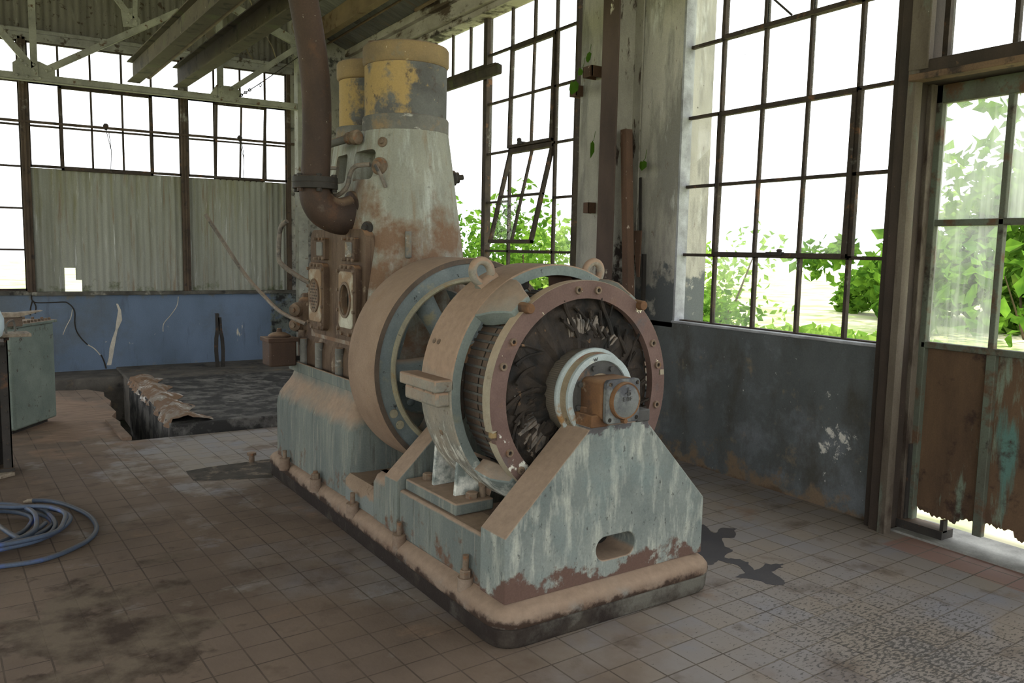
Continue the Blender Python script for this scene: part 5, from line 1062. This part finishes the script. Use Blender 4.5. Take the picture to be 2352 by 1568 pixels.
for cx, cy, rx, ry, z, sd in loops_:
    hp += ring_pts(cx, cy, rx, ry, z, a, a+1.93*PI, 12, .022, sd); a += 1.93*PI
hp += [(.02, 4.74, .055), (.11, 4.86, .05), (.15, 4.96, .045)]
part('hose_coil', MB().tube(smoothpath(hp, 6), .0125, 10), HM, ho)
part('frayed_end', MB().tube([(.108, 5.552, .014), (.085, 5.56, .013), (.06, 5.565, .008)], .011, 8, [.013, .012, .006]), WD, ho, label='frayed pale hose end')
# small pieces
q = MB().cyl((0,0,-.01), (0,0,.05), .020, seg=14).hexa((0,0,.05), (0,0,1), .034, .022)
solo('stub_bolt', q, M['nut'], 'rusty stub bolt sticking up from the dirt patch behind the plinth', 'bolt', loc=(1.485, 5.90, .003))
q = MB().loft([[(x*s_+o_, y*.6*s_, z) for x, y in ((-.045,-.03),(.045,-.03),(.045,.03),(-.045,.03))] for z, s_, o_ in ((-.01, 1, 0), (.18, 1.1, .0), (.33, 1.0, -.01), (.36, .9, -.012), (.60, .85, -.02), (.64, .8, -.015))])
ps = thing('split_post', 'short split steel post standing upright on the ledge before the blue wall', 'post', (2.285, 10.55, .045))
part('post_blade', MB().loft([[(x+o_, y, z) for x, y in ((-.022,-.012),(.022,-.012),(.022,.012),(-.022,.012))] for z, o_ in ((-.005, -.03), (.2, -.042), (.36, -.038), (.46, -.022), (.66, -.022), (.67, -.03))]), M['dark_iron'], ps)
part('post_blade', MB().loft([[(x+o_, y, z) for x, y in ((-.02,-.012),(.02,-.012),(.02,.012),(-.02,.012))] for z, o_ in ((-.005, .035), (.2, .04), (.36, .032), (.46, .012), (.62, .005))]), M['dark_iron'], ps)
rnd = random.Random(4)
RBm = weather('grit', C(60, 52, 44, K), C(42, 38, 34, K), 30)
for i in range(7):
    pass
# ================================================================== OUTSIDE
gm = NT('sunlit_yard_ground'); c = gm.mix(gm.rng(gm.noise(.6, 6), .4, .6), C(196, 190, 160), C(150, 170, 96)); gm.done(c, .95)
q = MB().box(4.62, 90, -60, 80, -.30, -.06); q.box(-90, 90, 11.6, 80, -.31, -.065); q.box(-90, -6.4, -60, 11.6, -.32, -.07); q.box(-6.4, 4.7, -60, -5, -.33, -.075)
solo('ground', q, gm.m, kind='structure', smooth=False)
LM = [leafmat('bush_leaf', C(104, 140, 48), C(64, 100, 36)), leafmat('pale_leaf', C(150, 176, 84), C(100, 138, 56))]
BK = weather('bush_bark', C(90, 76, 60), C(70, 58, 46), 8)
def bush(x, y, w, h, n, ls, label, sd, mi=0, cat='bush', name='bush', z0=-.06):
    r = random.Random(sd); o = thing(name, label, cat, (x, y, z0), r.uniform(0, 6), 'bushes outside the windows'); b = MB()
    cl_ = [(r.uniform(-w/2, w/2), r.uniform(-w/2, w/2), h*r.uniform(.12, .92), r.uniform(.16, .34)*min(w, h)) for _ in range(26)]
    for i in range(n):
        cx, cy, cz, cr = r.choice(cl_); v = Vector((r.gauss(0,1), r.gauss(0,1), r.gauss(0,1))).normalized()*cr*r.uniform(.55, 1)
        p = Vector((cx, cy, max(.05, cz)))+v; p.z = max(p.z, .04); a = Vector((r.gauss(0,1), r.gauss(0,1), r.gauss(0,.7)-.3)).normalized(); t_ = a.cross(Vector((r.gauss(0,1), r.gauss(0,1), r.gauss(0,1)))).normalized(); s = ls*r.uniform(.6, 1.3)
        nrm = a.cross(t_)*s*.12
        b.add([p, p+a*s*.5+t_*s*.3+nrm, p+a*s, p+a*s*.5-t_*s*.3+nrm], [(0,1,2), (0,2,3)])
    part('foliage', b, LM[mi], o, smooth=False, recalc=False)
    st = MB()
    for k in range(5): cx, cy, cz, cr = cl_[k]; st.tube([(cx*.2, cy*.2, -.02), (cx*.6, cy*.6, cz*.5), (cx, cy, cz)], .02, 5, [.03, .02, .01])
    part('stems', st, BK, o)
bush(6.9, 10.6, 2.4, 2.25, 2600, .14, 'leafy bush outside the far right window, seen under the hanging open sash', 1)
bush(6.9, 12.8, 2.6, 2.1, 2200, .14, 'leafy bush beyond the open doorway, seen right of the engine column', 2)
bush(8.3, 10.9, 2.4, 2.0, 2000, .14, 'paler bush behind the one under the hanging sash', 3, 1)
bush(9.6, 9.5, 1.5, 2.0, 1300, .13, 'narrow bush outside the left edge of the near window', 4, 1)
bush(8.9, 8.7, .9, .95, 700, .13, 'small low bush behind the second lower pane of the near window', 5)
bush(20.6, 13.6, 4.2, 1.95, 3000, .32, 'broad green bush out in the yard behind the right lower panes of the near window', 6)
bush(22.0, 11.6, 4.0, 2.6, 2400, .34, 'taller bush out in the yard beside the door post', 7)
bush(18.5, 8.9, 4.6, 4.6, 3200, .36, 'dense green tree-like bush seen through the empty lower pane of the door', 8)
bush(21.5, 10.4, 4.0, 3.8, 2200, .36, 'big bush behind the milky door pane', 9, 1)
def grass_clump(x, y, n, h, label, sd):
    r = random.Random(sd); b = MB()
    for i in range(n):
        px, py = r.gauss(0, .5), r.gauss(0, .5); a = r.uniform(0, 6.3); l = h*r.uniform(.5, 1.2); dx, dy = math.cos(a)*l*.7, math.sin(a)*l*.7; w = .02
        b.add([(px-w*math.sin(a), py+w*math.cos(a), 0), (px+w*math.sin(a), py-w*math.cos(a), 0), (px+dx*.5, py+dy*.5, l*.8), (px+dx, py+dy, l*.7)], [(0,1,2), (0,2,3) if False else (1,2,3)])
    o = solo('grass_clump', b, LM[1], label, 'grass', 'grass clumps in the yard', kind='stuff', loc=(x, y, -.06), smooth=False, recalc=False)
grass_clump(11.2, 7.9, 160, .5, 'long-bladed grass clump low behind the right lower panes of the near window', 1)
grass_clump(12.2, 9.4, 130, .45, 'grass clump low behind the middle lower panes of the near window', 2)
# ================================================================== LIGHT AND CAMERA
W = bpy.data.worlds.new('sky'); SC.world = W; W.use_nodes = True; nt = W.node_tree; nt.nodes.clear()
bg = nt.nodes.new('ShaderNodeBackground'); wo = nt.nodes.new('ShaderNodeOutputWorld'); bg.inputs[0].default_value = (.93, .97, 1.0, 1); bg.inputs[1].default_value = 5.5; nt.links.new(bg.outputs[0], wo.inputs[0])
ld = bpy.data.lights.new('sun', 'SUN'); ld.energy = 14.0; ld.angle = math.radians(1.0); ld.color = (1, .95, .86); so = bpy.data.objects.new('sun', ld); COL.objects.link(so)
so.rotation_euler = Vector((.06, .52, -.85)).to_track_quat('-Z', 'Y').to_euler()
cd = bpy.data.cameras.new('camera'); cam = bpy.data.objects.new('camera', cd); COL.objects.link(cam); SC.camera = cam
cd.sensor_width = 36; cd.sensor_fit = 'HORIZONTAL'; cd.lens = 28.86186; cd.clip_start = .05; cd.clip_end = 300
RR = [[0.849523057757746, -0.5271870205389076, 0.019606624218327977], [-0.04096273305214969, -0.10297037574232085, -0.993840609061827], [0.5259587710446777, 0.8434873722201148, -0.10907072964997387]]
cam.matrix_world = Matrix(((RR[0][0], -RR[1][0], -RR[2][0], 0), (RR[0][1], -RR[1][1], -RR[2][1], 0), (RR[0][2], -RR[1][2], -RR[2][2], 1.55), (0,0,0,1)))
SC.view_settings.view_transform = 'Standard'; SC.view_settings.look = 'None'; SC.view_settings.gamma = 1.0; SC.view_settings.use_curve_mapping = False
SC.view_settings.exposure = -0.95
cy = SC.cycles; cy.max_bounces = 8; cy.diffuse_bounces = 5; cy.glossy_bounces = 3; cy.transmission_bounces = 4; cy.transparent_max_bounces = 12; cy.sample_clamp_indirect = 6.0; cy.caustics_reflective = False; cy.caustics_refractive = False; cy.use_denoising = True
